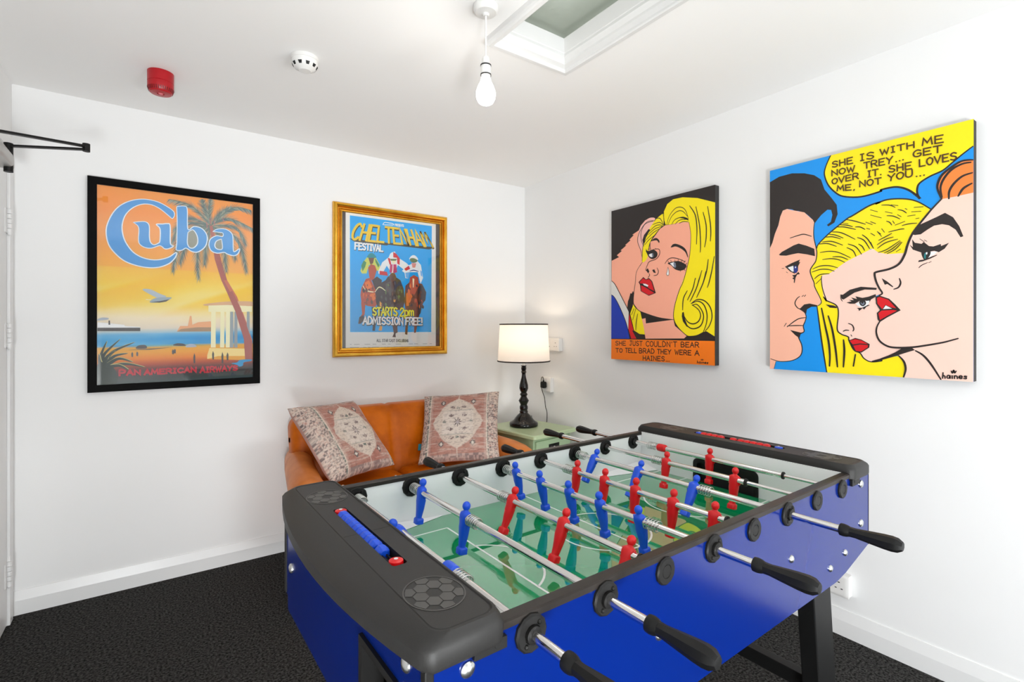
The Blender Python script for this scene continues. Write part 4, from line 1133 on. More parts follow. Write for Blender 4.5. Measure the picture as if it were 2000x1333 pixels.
ART_TRAVEL = [
('p','trunk',[949,1252,1010,1235,1063,1038,1157,864,1245,596,1301,395,1301,175,1231,200,1220,414,1141,702,1063,905,1009,1035]),
('p','trunk2',[1032,1036,1063,1038,1157,864,1245,596,1301,395,1301,266,1252,468,1172,703,1094,906]),
('f','palm',[913,1596,752,1772,561,1819]),
('f','palm',[913,1596,862,1744,840,1861]),
('f','palm',[913,1596,899,1732,915,1880]),
('f','palm',[913,1596,1005,1746,1098,1820]),
('f','palm',[913,1596,1106,1803,1282,1810]),
('f','palm',[913,1596,1066,1693,1301,1614]),
('f','palm',[913,1596,1145,1605,1244,1428]),
('f','palm',[913,1596,693,1646,578,1389]),
('f','palm',[913,1596,707,1605,593,1525]),
('f','palm',[913,1596,678,1500,586,1106]),
('f','palm',[913,1596,800,1411,805,1043]),
('f','palm',[913,1596,728,1455,647,1186]),
('f','palm',[913,1596,1019,1442,1056,1137]),
('f','palm',[913,1596,1160,1482,1247,1140]),
('f','palm',[913,1596,874,1419,858,1193]),
('f','palm',[913,1596,1065,1490,1143,1267]),
('s','rose',4,[795,1667,831,1637]),
('s','rose',4,[876,1626,883,1566]),
('s','rose',4,[906,1672,913,1613]),
('s','rose',4,[943,1651,951,1600]),
('s','rose',4,[1020,1687,1035,1654]),
('p','trunk',[902,1594,928,1597,1010,1235,949,1252]),
('P','lblue',[601,1659,594,1700,539,1742,457,1780,350,1788,252,1758,169,1698,111,1611,72,1497,68,1402,89,1310,138,1235,201,1176,279,1142,371,1124,465,1131,548,1170,598,1224,619,1276,609,1288,549,1237,452,1204,358,1213,280,1255,229,1323,197,1400,185,1494,199,1583,232,1651,284,1706,350,1740,417,1741,484,1710,552,1653,583,1628]),
('s','lwhite',5,[601,1659,594,1700,539,1742,457,1780,350,1788,252,1758,169,1698,111,1611,72,1497,68,1402,89,1310,138,1235,201,1176,279,1142,371,1124,465,1131,548,1170,598,1224,619,1276,609,1288,549,1237,452,1204,358,1213,280,1255,229,1323,197,1400,185,1494,199,1583,232,1651,284,1706,350,1740,417,1741,484,1710,552,1653,583,1628,601,1659]),
('P','lblue',[270,1552,322,1565,368,1568,395,1535,397,1421,407,1372,433,1351,467,1370,481,1396,482,1512,452,1554,503,1564,538,1572,565,1555,567,1380,592,1357,564,1330,522,1319,481,1347,413,1316,359,1319,320,1348,311,1395,312,1509]),
('s','lwhite',5,[270,1552,322,1565,368,1568,395,1535,397,1421,407,1372,433,1351,467,1370,481,1396,482,1512,452,1554,503,1564,538,1572,565,1555,567,1380,592,1357,564,1330,522,1319,481,1347,413,1316,359,1319,320,1348,311,1395,312,1509,270,1552]),
('P','lblue',[619,1753,680,1766,708,1740,714,1538,765,1570,831,1560,875,1505,882,1437,859,1366,800,1313,748,1313,698,1342,662,1318,616,1318,620,1394,623,1612]),
('P','palmbg',[714,1504,757,1535,793,1479,797,1402,763,1352,727,1353,709,1402]),
('s','lwhite',5,[619,1753,680,1766,708,1740,714,1538,765,1570,831,1560,875,1505,882,1437,859,1366,800,1313,748,1313,698,1342,662,1318,616,1318,620,1394,623,1612,619,1753]),
('s','lwhite',5,[714,1504,757,1535,793,1479,797,1402,763,1352,727,1353,709,1402,714,1504]),
('P','lblue',[931,1537,973,1568,1043,1576,1097,1547,1116,1496,1120,1363,1135,1347,1179,1382,1167,1332,1127,1302,1065,1314,1034,1329,972,1315,919,1336,897,1395,912,1457,965,1497,1019,1494,1023,1530,989,1535]),
('P','palmbg',[1011,1467,965,1441,950,1391,972,1359,1018,1367]),
('s','lwhite',5,[931,1537,973,1568,1043,1576,1097,1547,1116,1496,1120,1363,1135,1347,1179,1382,1167,1332,1127,1302,1065,1314,1034,1329,972,1315,919,1336,897,1395,912,1457,965,1497,1019,1494,1023,1530,989,1535,931,1537]),
('s','lwhite',5,[1011,1467,965,1441,950,1391,972,1359,1018,1367,1011,1467]),
('P','plane',[342,906,402,912,477,873,532,846,476,827,422,850]),
('P','plane2',[401,783,422,814,477,835,567,839,572,828,531,798,476,785]),
('p','gdk',[401,786,476,798,560,819,531,795,476,783]),
('s','wh',3,[368,811,408,808]),
('p','gdk',[3,537,325,538,325,502,3,503]),
('p','wh',[3,548,208,551,326,543,325,536,3,535]),
('p','wh',[4,586,81,579,201,563,208,550,3,547]),
('p','gdk',[84,603,94,603,97,563,84,563]),
('P','smoke',[4,614,38,630,82,626,75,610,4,602]),
('p','fort',[620,496,649,553,714,553,731,656,744,656,752,566,802,592,915,602,922,501]),
('p','fort2',[620,496,656,523,795,540,922,540,922,498]),
('P','roof',[848,775,985,803,1141,817,1299,817,1299,767,1062,772,901,761]),
('p','crm',[893,766,1062,776,1299,769,1298,707,893,699]),
('p','crm',[918,703,958,703,958,329,914,330]),
('p','crm',[1002,704,1036,705,1036,327,997,328]),
('p','crm',[1053,705,1089,706,1090,326,1049,327]),
('p','gry',[1091,706,1119,706,1120,325,1086,326]),
('p','gry',[1131,707,1158,707,1159,324,1127,325]),
('p','gry',[1248,709,1275,710,1276,322,1244,323]),
('p','crm2',[902,325,1227,312,1231,232,882,212,882,251]),
('p','sand',[882,212,982,240,1231,232,1231,186]),
('p','trunk',[1063,905,1110,925,1189,748,1269,486,1297,376,1296,175,1231,200,1220,414,1141,702]),
('p','gdk',[257,254,255,283,262,303,270,288,269,253]),
('p','gdk',[295,261,293,288,300,306,309,292,308,260]),
('p','gdk',[582,271,579,301,587,321,596,306,595,270]),
('p','gdk',[597,279,595,307,603,325,612,311,611,278]),
('p','gdk',[763,173,760,235,769,276,778,245,777,172]),
('p','gdk',[928,206,925,259,933,294,943,267,942,205]),
('p','gdk',[1012,163,1009,235,1018,283,1028,247,1027,162]),
('p','gdk',[1059,192,1056,244,1065,277,1075,252,1074,192]),
('P','gdk',[290,335,311,363,364,366,377,337,337,330]),
('P','gdk',[591,358,620,378,677,373,691,352]),
('P','smoke',[695,339,720,368,764,367,786,341]),
('p','gdk',[205,320,404,330,591,341,404,320]),
('l','agave',[39,189,28,269,73,411]),
('l','agave',[46,189,53,284,174,430]),
('l','agave',[52,189,116,306,284,396]),
('l','agave',[45,181,78,267,135,318]),
('l','agave',[58,180,128,266,231,291]),
('l','agave',[64,172,160,241,269,204]),
('l','agave',[64,156,204,190,362,151]),
('l','agave',[58,156,159,176,236,132]),
('l','agave',[33,181,21,222,16,293]),
('P','agave',[0,4,2,183,40,213,96,187,139,120,151,23,113,0]),
('t','prd',8,'PAN',[164,79,325,83,325,125,165,131]),
('t','prd',8,'AMERICAN',[358,77,784,85,785,130,358,123]),
('t','prd',8,'AIRWAYS',[821,74,1158,85,1158,132,822,127]),
('P','wing',[1102,159,1154,166,1186,192,1292,193,1284,175,1219,164,1210,132,1178,120,1154,139])]
ART_RACING = [
('p','cyan',[51,1628,1142,1627,1133,215,54,218]),
('p','brn',[46,1348,530,1342,539,1318,513,1308,106,1316]),
('p','brn',[530,1346,1151,1350,1156,1333,1103,1312,547,1319]),
('t','brn',15,'CHELTENHAM',[66,1332,1161,1333,1048,1520,136,1528]),
('t','gld',13.5,'CHELTENHAM',[54,1342,1156,1350,1048,1537,132,1541]),
('t','kk',12,'FESTIVAL',[113,1220,471,1224,468,1298,117,1300]),
('t','wh',9.5,'FESTIVAL',[111,1226,466,1230,466,1303,114,1305]),
('t','wh',3.2,'PRESENTS',[623,1568,743,1570,743,1598,623,1594]),
('s','wh',5,[463,1563,484,1594,536,1597,597,1592,601,1576,545,1571,463,1563]),
('p','jy',[181,966,213,1072,262,1139,370,1148,421,1063,439,991,388,980,354,1050,287,1045,255,939,198,935]),
('p','jg',[189,1030,221,1096,254,1075,238,1018,206,959]),
('p','jg',[361,1140,421,1055,405,1021,370,1084]),
('P','tealj',[266,1136,286,1180,319,1196,357,1180,374,1141]),
('p','brnf',[278,1133,353,1139,337,1069,304,1054]),
('p','wh',[405,981,455,1090,540,1162,672,1165,780,1107,817,1076,754,1012,664,1073,629,996,559,991,515,1054,473,977,517,931,405,948]),
('p','rd',[422,983,516,976,530,927,422,933]),
('p','rd',[527,1153,558,1147,576,1066,550,1073]),
('p','mag',[559,1073,642,1080,652,981,595,956,551,974]),
('P','wh',[545,1159,566,1214,605,1235,627,1236,610,1164]),
('p','rd',[600,1233,640,1216,690,1158,686,1074,655,1089,650,1163,601,1166]),
('p','olv',[558,1143,650,1151,637,1125,571,1120]),
('p','crm',[575,1120,637,1125,624,1091,602,1081]),
('s','wh',7,[598,1076,590,977,551,941]),
('s','wh',7,[590,977,634,938]),
('p','wh',[718,1002,798,1074,936,1144,983,1096,1013,927,976,848,937,999,827,992,810,907,764,912,754,979]),
('p','rd',[749,1029,812,1075,831,1035,772,1005]),
('p','sky',[763,980,827,992,810,907,773,921]),
('p','sky',[974,1027,998,1012,1003,944,980,959]),
('P','wh',[823,1156,843,1200,884,1218,926,1194,937,1157]),
('P','olv',[829,1165,880,1178,935,1152,899,1120,843,1128]),
('p','pnk',[848,1116,917,1113,901,1056,863,1054]),
('s','nav',6,[827,1005,881,1021,946,1008]),
('p','ches',[275,1012,312,1059,362,1043,384,987,355,888,322,854,289,901]),
('p','dkh',[324,860,387,910,451,868,436,759,373,718]),
('p','ches',[193,763,246,871,300,889,373,733,406,605,367,527,265,540,195,568,179,672]),
('p','org2',[231,825,285,858,325,777,263,736]),
('p','org2',[310,693,365,703,381,642,334,602]),
('p','ches',[187,583,241,577,231,433,204,380,159,327,166,387,200,440]),
('p','dkh',[166,402,219,425,235,373,182,319,151,319]),
('p','dkh',[319,526,390,528,369,298,362,232,330,233,337,358]),
('p','dkh',[365,710,419,820,499,870,531,919,622,924,697,881,741,773,759,616,727,505,536,485,407,497,374,588]),
('p','dkg',[500,824,581,875,615,768,566,703,501,731]),
('P','brh',[547,908,568,959,612,966,639,922,622,871,578,860]),
('p','gld2',[422,605,454,575,446,529,422,544]),
('p','gld2',[604,635,633,628,625,596,605,603]),
('p','dkh',[587,322,653,322,659,212,630,197,634,150,589,154,609,197]),
('p','gld2',[425,298,457,290,449,236,409,236]),
('p','brh',[407,482,455,483,449,298,429,298]),
('p','bay',[766,814,825,865,999,850,1054,748,1047,642,1003,576,952,413,911,208,885,204,890,492,821,491,801,300,790,180,760,188,770,458,751,616]),
('p','dkh',[938,823,1009,834,1059,740,1047,634,1003,584,978,462,947,429,932,622]),
('p','ches',[828,925,882,958,943,931,958,810,956,824,896,709,852,715,817,841,825,889]),
('p','org2',[775,712,835,762,862,675,811,554,777,553]),
('p','crm',[863,915,889,908,879,796,869,795]),
('s','crm',7,[212,783,247,732,325,715,369,722]),
('s','crm',7,[373,733,412,777,452,768,493,739]),
('t','gr',3,'ALL STAR CAST INCLUDING',[383,97,804,88,804,120,382,129]),
('s','lg',5,[52,69,70,69]),
('s','lg',5,[100,68,169,68]),
('s','lg',5,[230,68,300,67]),
('s','lg',5,[332,67,379,66]),
('s','lg',5,[451,66,500,65]),
('s','lg',5,[532,65,565,64]),
('s','lg',5,[631,64,706,63]),
('s','lg',5,[813,62,869,62]),
('s','lg',5,[886,62,939,61]),
('s','lg',5,[1009,60,1072,59]),
('s','lg',5,[1108,60,1140,59]),
('s','lg',5,[52,32,161,31]),
('s','lg',5,[215,30,254,30]),
('s','lg',5,[269,30,301,30]),
('s','lg',5,[324,29,411,29]),
('s','lg',5,[484,28,500,28]),
('s','lg',5,[516,28,549,27]),
('s','lg',5,[607,27,656,27]),
('s','lg',5,[682,26,732,26]),
('s','lg',5,[800,26,843,25]),
('s','lg',5,[861,24,939,24]),
('s','lg',5,[996,23,1063,23]),
('s','lg',5,[1090,22,1136,22]),
('P','org2',[240,772,250,786,261,769,253,758]),
('P','org2',[210,666,219,701,229,663,222,633]),
('P','org2',[240,670,249,686,259,667,252,656]),
('P','brh',[250,575,255,602,263,572,258,550]),
('P','brh',[324,755,334,781,344,752,337,729]),
('P','ches',[216,654,229,677,243,651,232,631]),
('P','brh',[236,730,252,761,269,728,255,701]),
('P','ches',[203,726,217,745,231,723,220,709]),
('P','brh',[267,657,277,672,288,654,280,643]),
('P','brh',[248,609,255,632,262,606,258,589]),
('P','ches',[279,646,293,660,307,643,296,632]),
('P','ches',[214,581,227,603,240,578,230,560]),
('P','brh',[260,622,269,646,279,619,272,598]),
('P','ches',[221,780,230,810,239,777,233,752]),
('P','brh',[226,577,235,589,245,574,238,566]),
('P','brh',[304,588,320,617,337,586,323,560]),
('P','dkh',[202,727,219,757,235,724,221,698]),
('P','ches',[331,595,345,608,359,592,347,583]),
('P','ches',[339,732,348,758,358,729,351,707]),
('P','brh',[258,795,264,809,271,792,266,780]),
('P','ches',[353,666,364,683,376,663,367,652]),
('P','ches',[218,780,232,806,246,778,235,756]),
('P','org2',[294,670,306,689,319,667,309,652]),
('P','ches',[220,671,235,693,249,668,237,651]),
('P','dkh',[276,741,286,753,297,738,289,730]),
('P','ches',[271,646,282,662,293,643,285,630]),
('P','dkh',[396,751,406,767,415,748,408,736]),
('P','brh',[517,754,526,788,537,751,529,722]),
('P','dkg',[565,535,576,569,588,532,579,502]),
('P','dkh',[542,806,550,839,560,803,553,774]),
('P','dkg',[487,634,502,661,518,631,505,608]),
('P','dkg',[549,637,563,655,578,634,566,620]),
('P','dkh',[682,819,699,855,718,817,703,785]),
('P','dkg',[404,559,411,593,420,555,414,524]),
('P','dkg',[662,630,674,653,686,627,677,608]),
('P','dkg',[684,775,691,810,698,771,694,741]),
('P','dkg',[577,758,588,789,600,755,591,729]),
('P','olv',[659,673,676,689,693,670,679,657]),
('P','olv',[486,563,501,586,516,560,504,541]),
('P','olv',[519,810,533,823,548,807,536,797]),
('P','olv',[664,655,672,675,681,651,675,635]),
('P','olv',[674,751,683,764,695,748,686,738]),
('P','dkg',[521,771,538,793,556,769,541,752]),
('P','brh',[661,718,668,753,676,715,671,685]),
('P','dkg',[541,703,557,734,574,700,560,673]),
('P','dkg',[583,551,596,585,611,548,600,517]),
('P','dkh',[522,592,530,625,539,589,533,560]),
('P','dkg',[603,738,619,756,636,736,622,722]),
('P','dkg',[609,836,620,862,630,833,623,813]),
('P','dkg',[634,656,646,681,659,653,649,632]),
('P','dkg',[650,731,665,768,681,728,668,696]),
('P','dkg',[601,652,610,686,621,649,613,619]),
('P','dkg',[628,666,645,690,663,663,648,643]),
('P','brh',[582,702,590,733,599,699,593,672]),
('P','olv',[699,739,710,765,722,736,713,713]),
('P','brh',[443,559,453,584,464,556,456,534]),
('P','dkh',[604,569,611,597,619,566,614,542]),
('P','olv',[491,719,499,753,508,716,502,687]),
('P','dkg',[389,543,404,574,420,540,407,513]),
('P','dkg',[434,654,446,679,458,651,449,629]),
('P','org2',[950,552,959,580,967,548,962,524]),
('P','ches',[916,590,927,626,938,587,930,556]),
('P','dkh',[970,764,983,782,996,761,986,748]),
('P','ches',[826,732,841,769,856,729,844,696]),
('P','bay',[893,549,903,573,914,546,906,527]),
('P','dkh',[835,568,847,594,860,565,850,543]),
('P','ches',[871,716,879,741,886,713,882,692]),
('P','dkh',[987,547,1006,574,1025,544,1009,521]),
('P','ches',[978,614,991,642,1004,610,994,587]),
('P','dkh',[979,607,987,625,996,604,990,591]),
('P','dkh',[807,812,819,838,831,809,822,786]),
('P','dkh',[780,753,795,770,812,751,798,738]),
('P','org2',[792,747,809,775,826,744,812,720]),
('P','bay',[932,642,950,676,970,639,954,609]),
('P','ches',[898,629,913,655,930,627,916,604]),
('P','org2',[814,584,826,597,839,581,829,571]),
('P','dkh',[815,570,828,595,842,567,831,546]),
('P','bay',[966,737,978,760,990,734,982,716]),
('P','bay',[842,632,852,664,863,629,856,602]),
('P','bay',[810,582,827,599,844,579,830,566]),
('P','ches',[886,622,896,654,905,619,899,589]),
('P','ches',[850,777,864,794,877,774,867,762]),
('P','ches',[917,567,927,595,939,563,930,540]),
('P','dkh',[906,819,920,837,935,816,924,802]),
('P','bay',[945,694,962,726,979,691,966,662]),
('P','bay',[969,574,987,603,1006,571,990,546]),
('P','bay',[904,678,923,699,942,675,926,658]),
('P','org2',[816,813,829,845,842,810,832,781]),
('t','kk',14,'STARTS',[336,421,657,418,656,520,340,513]),
('t','yel',9.5,'STARTS',[332,427,652,424,651,526,335,519]),
('t','kk',12,'2pm',[694,417,882,424,881,520,697,518]),
('t','yel',8.5,'2pm',[690,423,877,430,876,524,693,521]),
('t','kk',14,'ADMISSION',[213,310,736,307,735,397,216,396]),
('t','wh',9.5,'ADMISSION',[209,316,729,313,728,402,212,402]),
('t','kk',13,'FREE!',[771,305,1006,305,1005,395,775,394]),
('t','wh',9,'FREE!',[765,311,1002,310,1001,399,769,399])]

# ---------------------------------------------------------------- pictures on the walls
INK = dict(k=(34, 26, 24), skinA=(255, 176, 148), skinB=(255, 190, 162), skinC=(255, 214, 198), pink=(250, 190, 180), yel=(255, 232, 0), w=(240, 240, 240), w2=(226, 224, 218), eye=(120, 130, 150), red=(214, 6, 22), blu=(0, 52, 178), org=(255, 126, 0),
           nav=(24, 46, 130), teal=(20, 120, 125), orh=(255, 134, 56), br=(74, 44, 14), trunk=(168, 92, 84), trunk2=(196, 110, 84), palm=(96, 120, 116), palmbg=(150, 150, 135), rose=(205, 100, 110), lblue=(74, 152, 214), lwhite=(224, 232, 240),
           plane=(176, 188, 198), plane2=(150, 168, 180), gdk=(70, 66, 66), wh=(246, 246, 244), smoke=(170, 178, 190), fort=(232, 170, 122), fort2=(165, 135, 105), roof=(214, 170, 130), crm=(250, 232, 190), crm2=(252, 214, 140), gry=(150, 160, 165), sand=(226, 160, 50),
           agave=(38, 52, 44), prd=(196, 20, 44), wing=(20, 140, 190), cyan=(0, 166, 236), brn=(66, 58, 40), gld=(248, 200, 40), kk=(30, 30, 34), jy=(212, 214, 90), jg=(60, 140, 90), tealj=(0, 140, 150), brnf=(110, 66, 44), rd=(214, 20, 40), mag=(196, 40, 110),
           olv=(100, 120, 70), sky=(110, 180, 235), pnk=(226, 150, 130), ches=(186, 74, 40), dkh=(58, 42, 46), org2=(232, 118, 36), dkg=(84, 78, 80), brh=(104, 70, 60), gld2=(236, 166, 60), bay=(112, 52, 26), gr=(80, 76, 76), lg=(176, 172, 170), paper=(236, 232, 226))
INK = {k: rgb(*v) for k, v in INK.items()}
FONT = {  # letter strokes in a unit box
 'A': ['0,0 .5,1 1,0', '.22,.38 .78,.38'], 'B': ['.08,0 .08,1 .7,.97 .88,.76 .62,.54 .1,.53', '.62,.54 1,.28 .72,.02 .08,0'], 'C': ['.98,.84 .6,1 .2,.85 .02,.5 .2,.14 .6,0 .98,.16'],
 'D': ['.06,0 .06,1 .6,.95 .96,.55 .7,.1 .06,0'], 'E': ['.95,1 .06,1 .06,0 .98,0', '.06,.52 .8,.52'], 'F': ['.95,1 .06,1 .06,0', '.06,.52 .8,.52'], 'G': ['.95,.85 .55,1 .15,.8 .03,.45 .2,.1 .6,0 .95,.12 .95,.45 .55,.45'],
 'H': ['.05,0 .05,1', '.95,0 .95,1', '.05,.5 .95,.5'], 'I': ['.5,0 .5,1', '.15,1 .85,1', '.15,0 .85,0'], 'J': ['.2,1 .95,1', '.65,1 .65,.2 .45,0 .1,.08'], 'K': ['.05,0 .05,1', '.95,1 .08,.45', '.3,.6 1,0'], 'L': ['.06,1 .06,0 .95,0'],
 'M': ['0,0 .12,1 .5,.3 .88,1 1,0'], 'N': ['.05,0 .05,1 .95,0 .95,1'], 'O': ['.5,1 .1,.8 .02,.4 .3,.03 .7,.03 .98,.4 .9,.8 .5,1'], 'P': ['.06,0 .06,1 .75,.97 .95,.75 .75,.5 .06,.46'], 'R': ['.06,0 .06,1 .75,.97 .92,.75 .7,.52 .06,.5', '.5,.5 1,0'],
 'S': ['.92,.86 .5,1 .12,.84 .18,.6 .75,.44 .92,.2 .55,0 .05,.12'], 'T': ['0,1 1,1', '.5,1 .5,0'], 'U': ['.05,1 .05,.25 .35,0 .7,.02 .95,.25 .95,1'], 'V': ['0,1 .5,0 1,1'], 'W': ['0,1 .25,0 .5,.75 .75,0 1,1'], 'Y': ['0,1 .5,.5 1,1', '.5,.5 .4,0'],
 '2': ['.05,.75 .3,1 .8,.95 .9,.65 .05,0 .98,0'], 'p': ['.08,.7 .08,-.3', '.08,.6 .5,.72 .92,.5 .85,.1 .5,0 .1,.12'], 'm': ['.05,0 .05,.7', '.05,.5 .25,.7 .5,.6 .5,0', '.5,.5 .72,.7 .95,.6 .95,0'],
 'h': ['.1,0 .3,1', '.15,.3 .5,.5 .8,.35 .8,0'], 'a': ['.9,.5 .4,.55 .05,.25 .3,0 .8,.15 .9,.5 .9,0'], 'i': ['.5,0 .5,.5'], 'n': ['.1,0 .1,.5', '.1,.35 .5,.52 .85,.4 .9,0'], 'e': ['.1,.28 .9,.3 .75,.52 .3,.5 .08,.2 .4,0 .85,.06'], 's': ['.85,.45 .4,.5 .25,.35 .75,.2 .6,0 .1,.04'],
 '.': ['.45,.0 .5,.04'], ',': ['.5,.06 .35,-.12'], '!': ['.5,1 .5,.32', '.5,.0 .5,.04'], "'": ['.5,1 .45,.78'], ' ': []}
FW = {'I': .62, '.': .45, ',': .45, '!': .4, "'": .35, ' ': .5, 'M': 1.15, 'W': 1.2, 'i': .45, 'm': 1.3}
def spline(pts, closed, k):
    n = len(pts); out = []
    for i in range(n if closed else n - 1):
        g = lambda j: pts[j % n] if closed else pts[max(0, min(n - 1, j))]
        p0, p1, p2, p3 = g(i - 1), g(i), g(i + 1), g(i + 2)
        for j in range(k):
            t = j / k
            out.append(tuple(0.5 * (2 * p1[d] + (p2[d] - p0[d]) * t + (2 * p0[d] - 5 * p1[d] + 4 * p2[d] - p3[d]) * t * t + (3 * p1[d] - p0[d] - 3 * p2[d] + p3[d]) * t ** 3) for d in (0, 1)))
    if not closed: out.append(pts[-1])
    return out

class Drawing:
    """flat inked sheet: shapes stacked a few hundredths of a millimetre apart"""
    def __init__(s, w, h):
        s.w, s.h = w, h; s.v = []; s.f = []; s.c = []; s.z = 0.0
    def poly(s, pts, col):
        pts = [p for i, p in enumerate(pts) if (abs(p[0] - pts[i - 1][0]) + abs(p[1] - pts[i - 1][1])) > 1e-6]
        pts = [(max(0, min(s.w, x)), max(0, min(s.h, y))) for x, y in pts]
        if len(pts) < 3: return
        o = len(s.v); s.v += [(x, -s.z, y) for x, y in pts]
        for t in tessellate_polygon([[Vector((x, y, 0)) for x, y in pts]]):
            (ax, ay), (bx, by), (cx, cy) = (pts[i] for i in t)
            ar = (bx - ax) * (cy - ay) - (cx - ax) * (by - ay)
            if abs(ar) < 1e-10: continue
            s.f.append([o + i for i in (t if ar > 0 else t[::-1])]); s.c.append(col)
    def stroke(s, pts, w, col, taper=True, cap=True):
        n = len(pts)
        if n < 2: return
        L = []; R = []
        for i, p in enumerate(pts):
            a = pts[max(0, i - 1)]; b = pts[min(n - 1, i + 1)]
            dx, dy = b[0] - a[0], b[1] - a[1]; d = math.hypot(dx, dy) or 1e-9
            t = i / (n - 1); ww = w / 2 * ((0.62 + 0.38 * math.sin(PI * t)) if taper else 1)
            L.append((p[0] - dy / d * ww, p[1] + dx / d * ww)); R.append((p[0] + dy / d * ww, p[1] - dx / d * ww))
        for i in range(n - 1):
            o = len(s.v)
            q = [L[i], R[i], R[i + 1], L[i + 1]]
            s.v += [(max(0, min(s.w, x)), -s.z, max(0, min(s.h, y))) for x, y in q]
            s.f.append([o, o + 1, o + 2, o + 3]); s.c.append(col)
        if cap and w > 0.002:
            s.z -= 0.000008
            for p, k in ((pts[0], 0), (pts[-1], n - 1)):
                r = math.hypot(L[k][0] - R[k][0], L[k][1] - R[k][1]) / 2
                s.poly([(p[0] + r * math.cos(2 * PI * j / 10), p[1] + r * math.sin(2 * PI * j / 10)) for j in range(10)], col)
            s.z += 0.000008
    def ribbon(s, q, w, col):
        """constant width pen line with mitred corners and squared ends"""
        n = len(q); q = list(q)
        def un(a, b):
            d = math.hypot(b[0] - a[0], b[1] - a[1]) or 1e-9
            return ((b[0] - a[0]) / d, (b[1] - a[1]) / d)
        shut = math.hypot(q[0][0] - q[-1][0], q[0][1] - q[-1][1]) < 1e-6 and n > 3
        L, R = [], []
        for i in range(n):
            d0 = un(q[i - 1], q[i]) if i else (un(q[-2], q[-1]) if shut else None)
            d1 = un(q[i], q[i + 1]) if i < n - 1 else (un(q[0], q[1]) if shut else None)
            p = q[i]
            if d0 is None: p = (p[0] - d1[0] * w * .4, p[1] - d1[1] * w * .4); d0 = d1
            if d1 is None: p = (p[0] + d0[0] * w * .4, p[1] + d0[1] * w * .4); d1 = d0
            n0, n1 = (-d0[1], d0[0]), (-d1[1], d1[0])
            mx, my = n0[0] + n1[0], n0[1] + n1[1]; ml = math.hypot(mx, my)
            if ml < 0.35: mx, my, k = n0[0], n0[1], w / 2
            else: mx, my = mx / ml, my / ml; k = w / 2 / max(0.42, mx * n0[0] + my * n0[1])
            L.append((p[0] + mx * k, p[1] + my * k)); R.append((p[0] - mx * k, p[1] - my * k))
        o = len(s.v)
        for l_, r_ in zip(L, R):
            for x, y in (l_, r_): s.v.append((max(0, min(s.w, x)), -s.z, max(0, min(s.h, y))))
        for i in range(n - 1):
            s.f.append([o + 2 * i, o + 2 * i + 1, o + 2 * i + 3, o + 2 * i + 2]); s.c.append(col)
    def text(s, st, quad, w, col, rnd=True):
        tot = sum(FW.get(ch, 1) for ch in st); gap = 0.22 if w > 0.008 else 0.28; tot += gap * (len(st) - 1); x = 0
        (ax, ay), (bx, by), (cx, cy), (dx, dy) = quad
        def M(u, v):
            return ((ax * (1 - u) + bx * u) * (1 - v) + (dx * (1 - u) + cx * u) * v, (ay * (1 - u) + by * u) * (1 - v) + (dy * (1 - u) + cy * u) * v)
        for ch in st:
            fw = FW.get(ch, 1)
            for g in FONT.get(ch, []):
                pts = [tuple(float(q) for q in p.split(',')) for p in g.split()]
                if len(pts) > 4 and ch in 'BCDGJOPRSU2paehsmn': pts = spline(pts, False, 4)
                q = [M((x + p[0] * fw) / tot, p[1]) for p in pts]
                s.ribbon(q, w, col); s.z += 0.000004
            x += fw + gap
    def draw(s, items):
        for e in items:
            s.z += 0.00002
            col = INK[e[1]]
            if e[0] in 'pP':
                q = [(e[2][i] / 2000, e[2][i + 1] / 2000) for i in range(0, len(e[2]), 2)]
                s.poly(spline(q, True, 5) if e[0] == 'P' else q, col)
            elif e[0] == 's':
                q = [(e[3][i] / 2000, e[3][i + 1] / 2000) for i in range(0, len(e[3]), 2)]
                s.stroke(spline(q, False, 5) if len(q) > 2 else q, e[2] / 1000, col, cap=e[2] > 5)
            elif e[0] == 't':
                s.text(e[3], [(e[4][i] / 2000, e[4][i + 1] / 2000) for i in range(0, 8, 2)], e[2] / 1000, col)
            elif e[0] == 'l':        # blade leaf with a pale edge
                q = spline([(e[2][i] / 2000, e[2][i + 1] / 2000) for i in range(0, 6, 2)], False, 8); n = len(q)
                for c_, wd, ox in ((rgb(190, 180, 110), 0.020, 0.0012), (col, 0.019, -0.0008)):
                    L, R = [], []
                    for i, p in enumerate(q):
                        a, b = q[max(0, i - 1)], q[min(n - 1, i + 1)]; dd = math.hypot(b[0] - a[0], b[1] - a[1]) or 1
                        ww = wd / 2 * (1 - i / (n - 1)) ** 0.7
                        nx, ny = -(b[1] - a[1]) / dd, (b[0] - a[0]) / dd
                        L.append((p[0] + nx * ww + ox, p[1] + ny * ww + ox)); R.append((p[0] - nx * ww + ox, p[1] - ny * ww + ox))
                    s.poly(L + R[::-1], c_); s.z += 0.00002
            elif e[0] == 'f':        # palm frond: spine with hanging leaflets
                q = spline([(e[2][i] / 2000, e[2][i + 1] / 2000) for i in range(0, 6, 2)], False, 14); n = len(q)
                sh = [rgb(98, 122, 118), rgb(120, 138, 128), rgb(84, 104, 108), rgb(150, 156, 138)]
                for i, p in enumerate(q[2:]):
                    t = (i + 2) / n; a = q[i + 1]; dx, dy = p[0] - a[0], p[1] - a[1]; d_ = math.hypot(dx, dy) or 1
                    for sg in (1, -1):
                        ln = 0.050 * math.sin(PI * min(1, t * 0.8 + 0.12)) * (0.8 + 0.4 * random.random())
                        ex = p[0] + dx / d_ * ln * 0.75 - sg * dy / d_ * ln * 0.45; ey = p[1] + dy / d_ * ln * 0.75 + sg * dx / d_ * ln * 0.45 - 0.018 * t
                        s.poly([(p[0] - dx * .6, p[1] - dy * .6), (p[0] + dx * .6, p[1] + dy * .6), (ex, ey)], random.choice(sh))
                        s.z += 0.000002
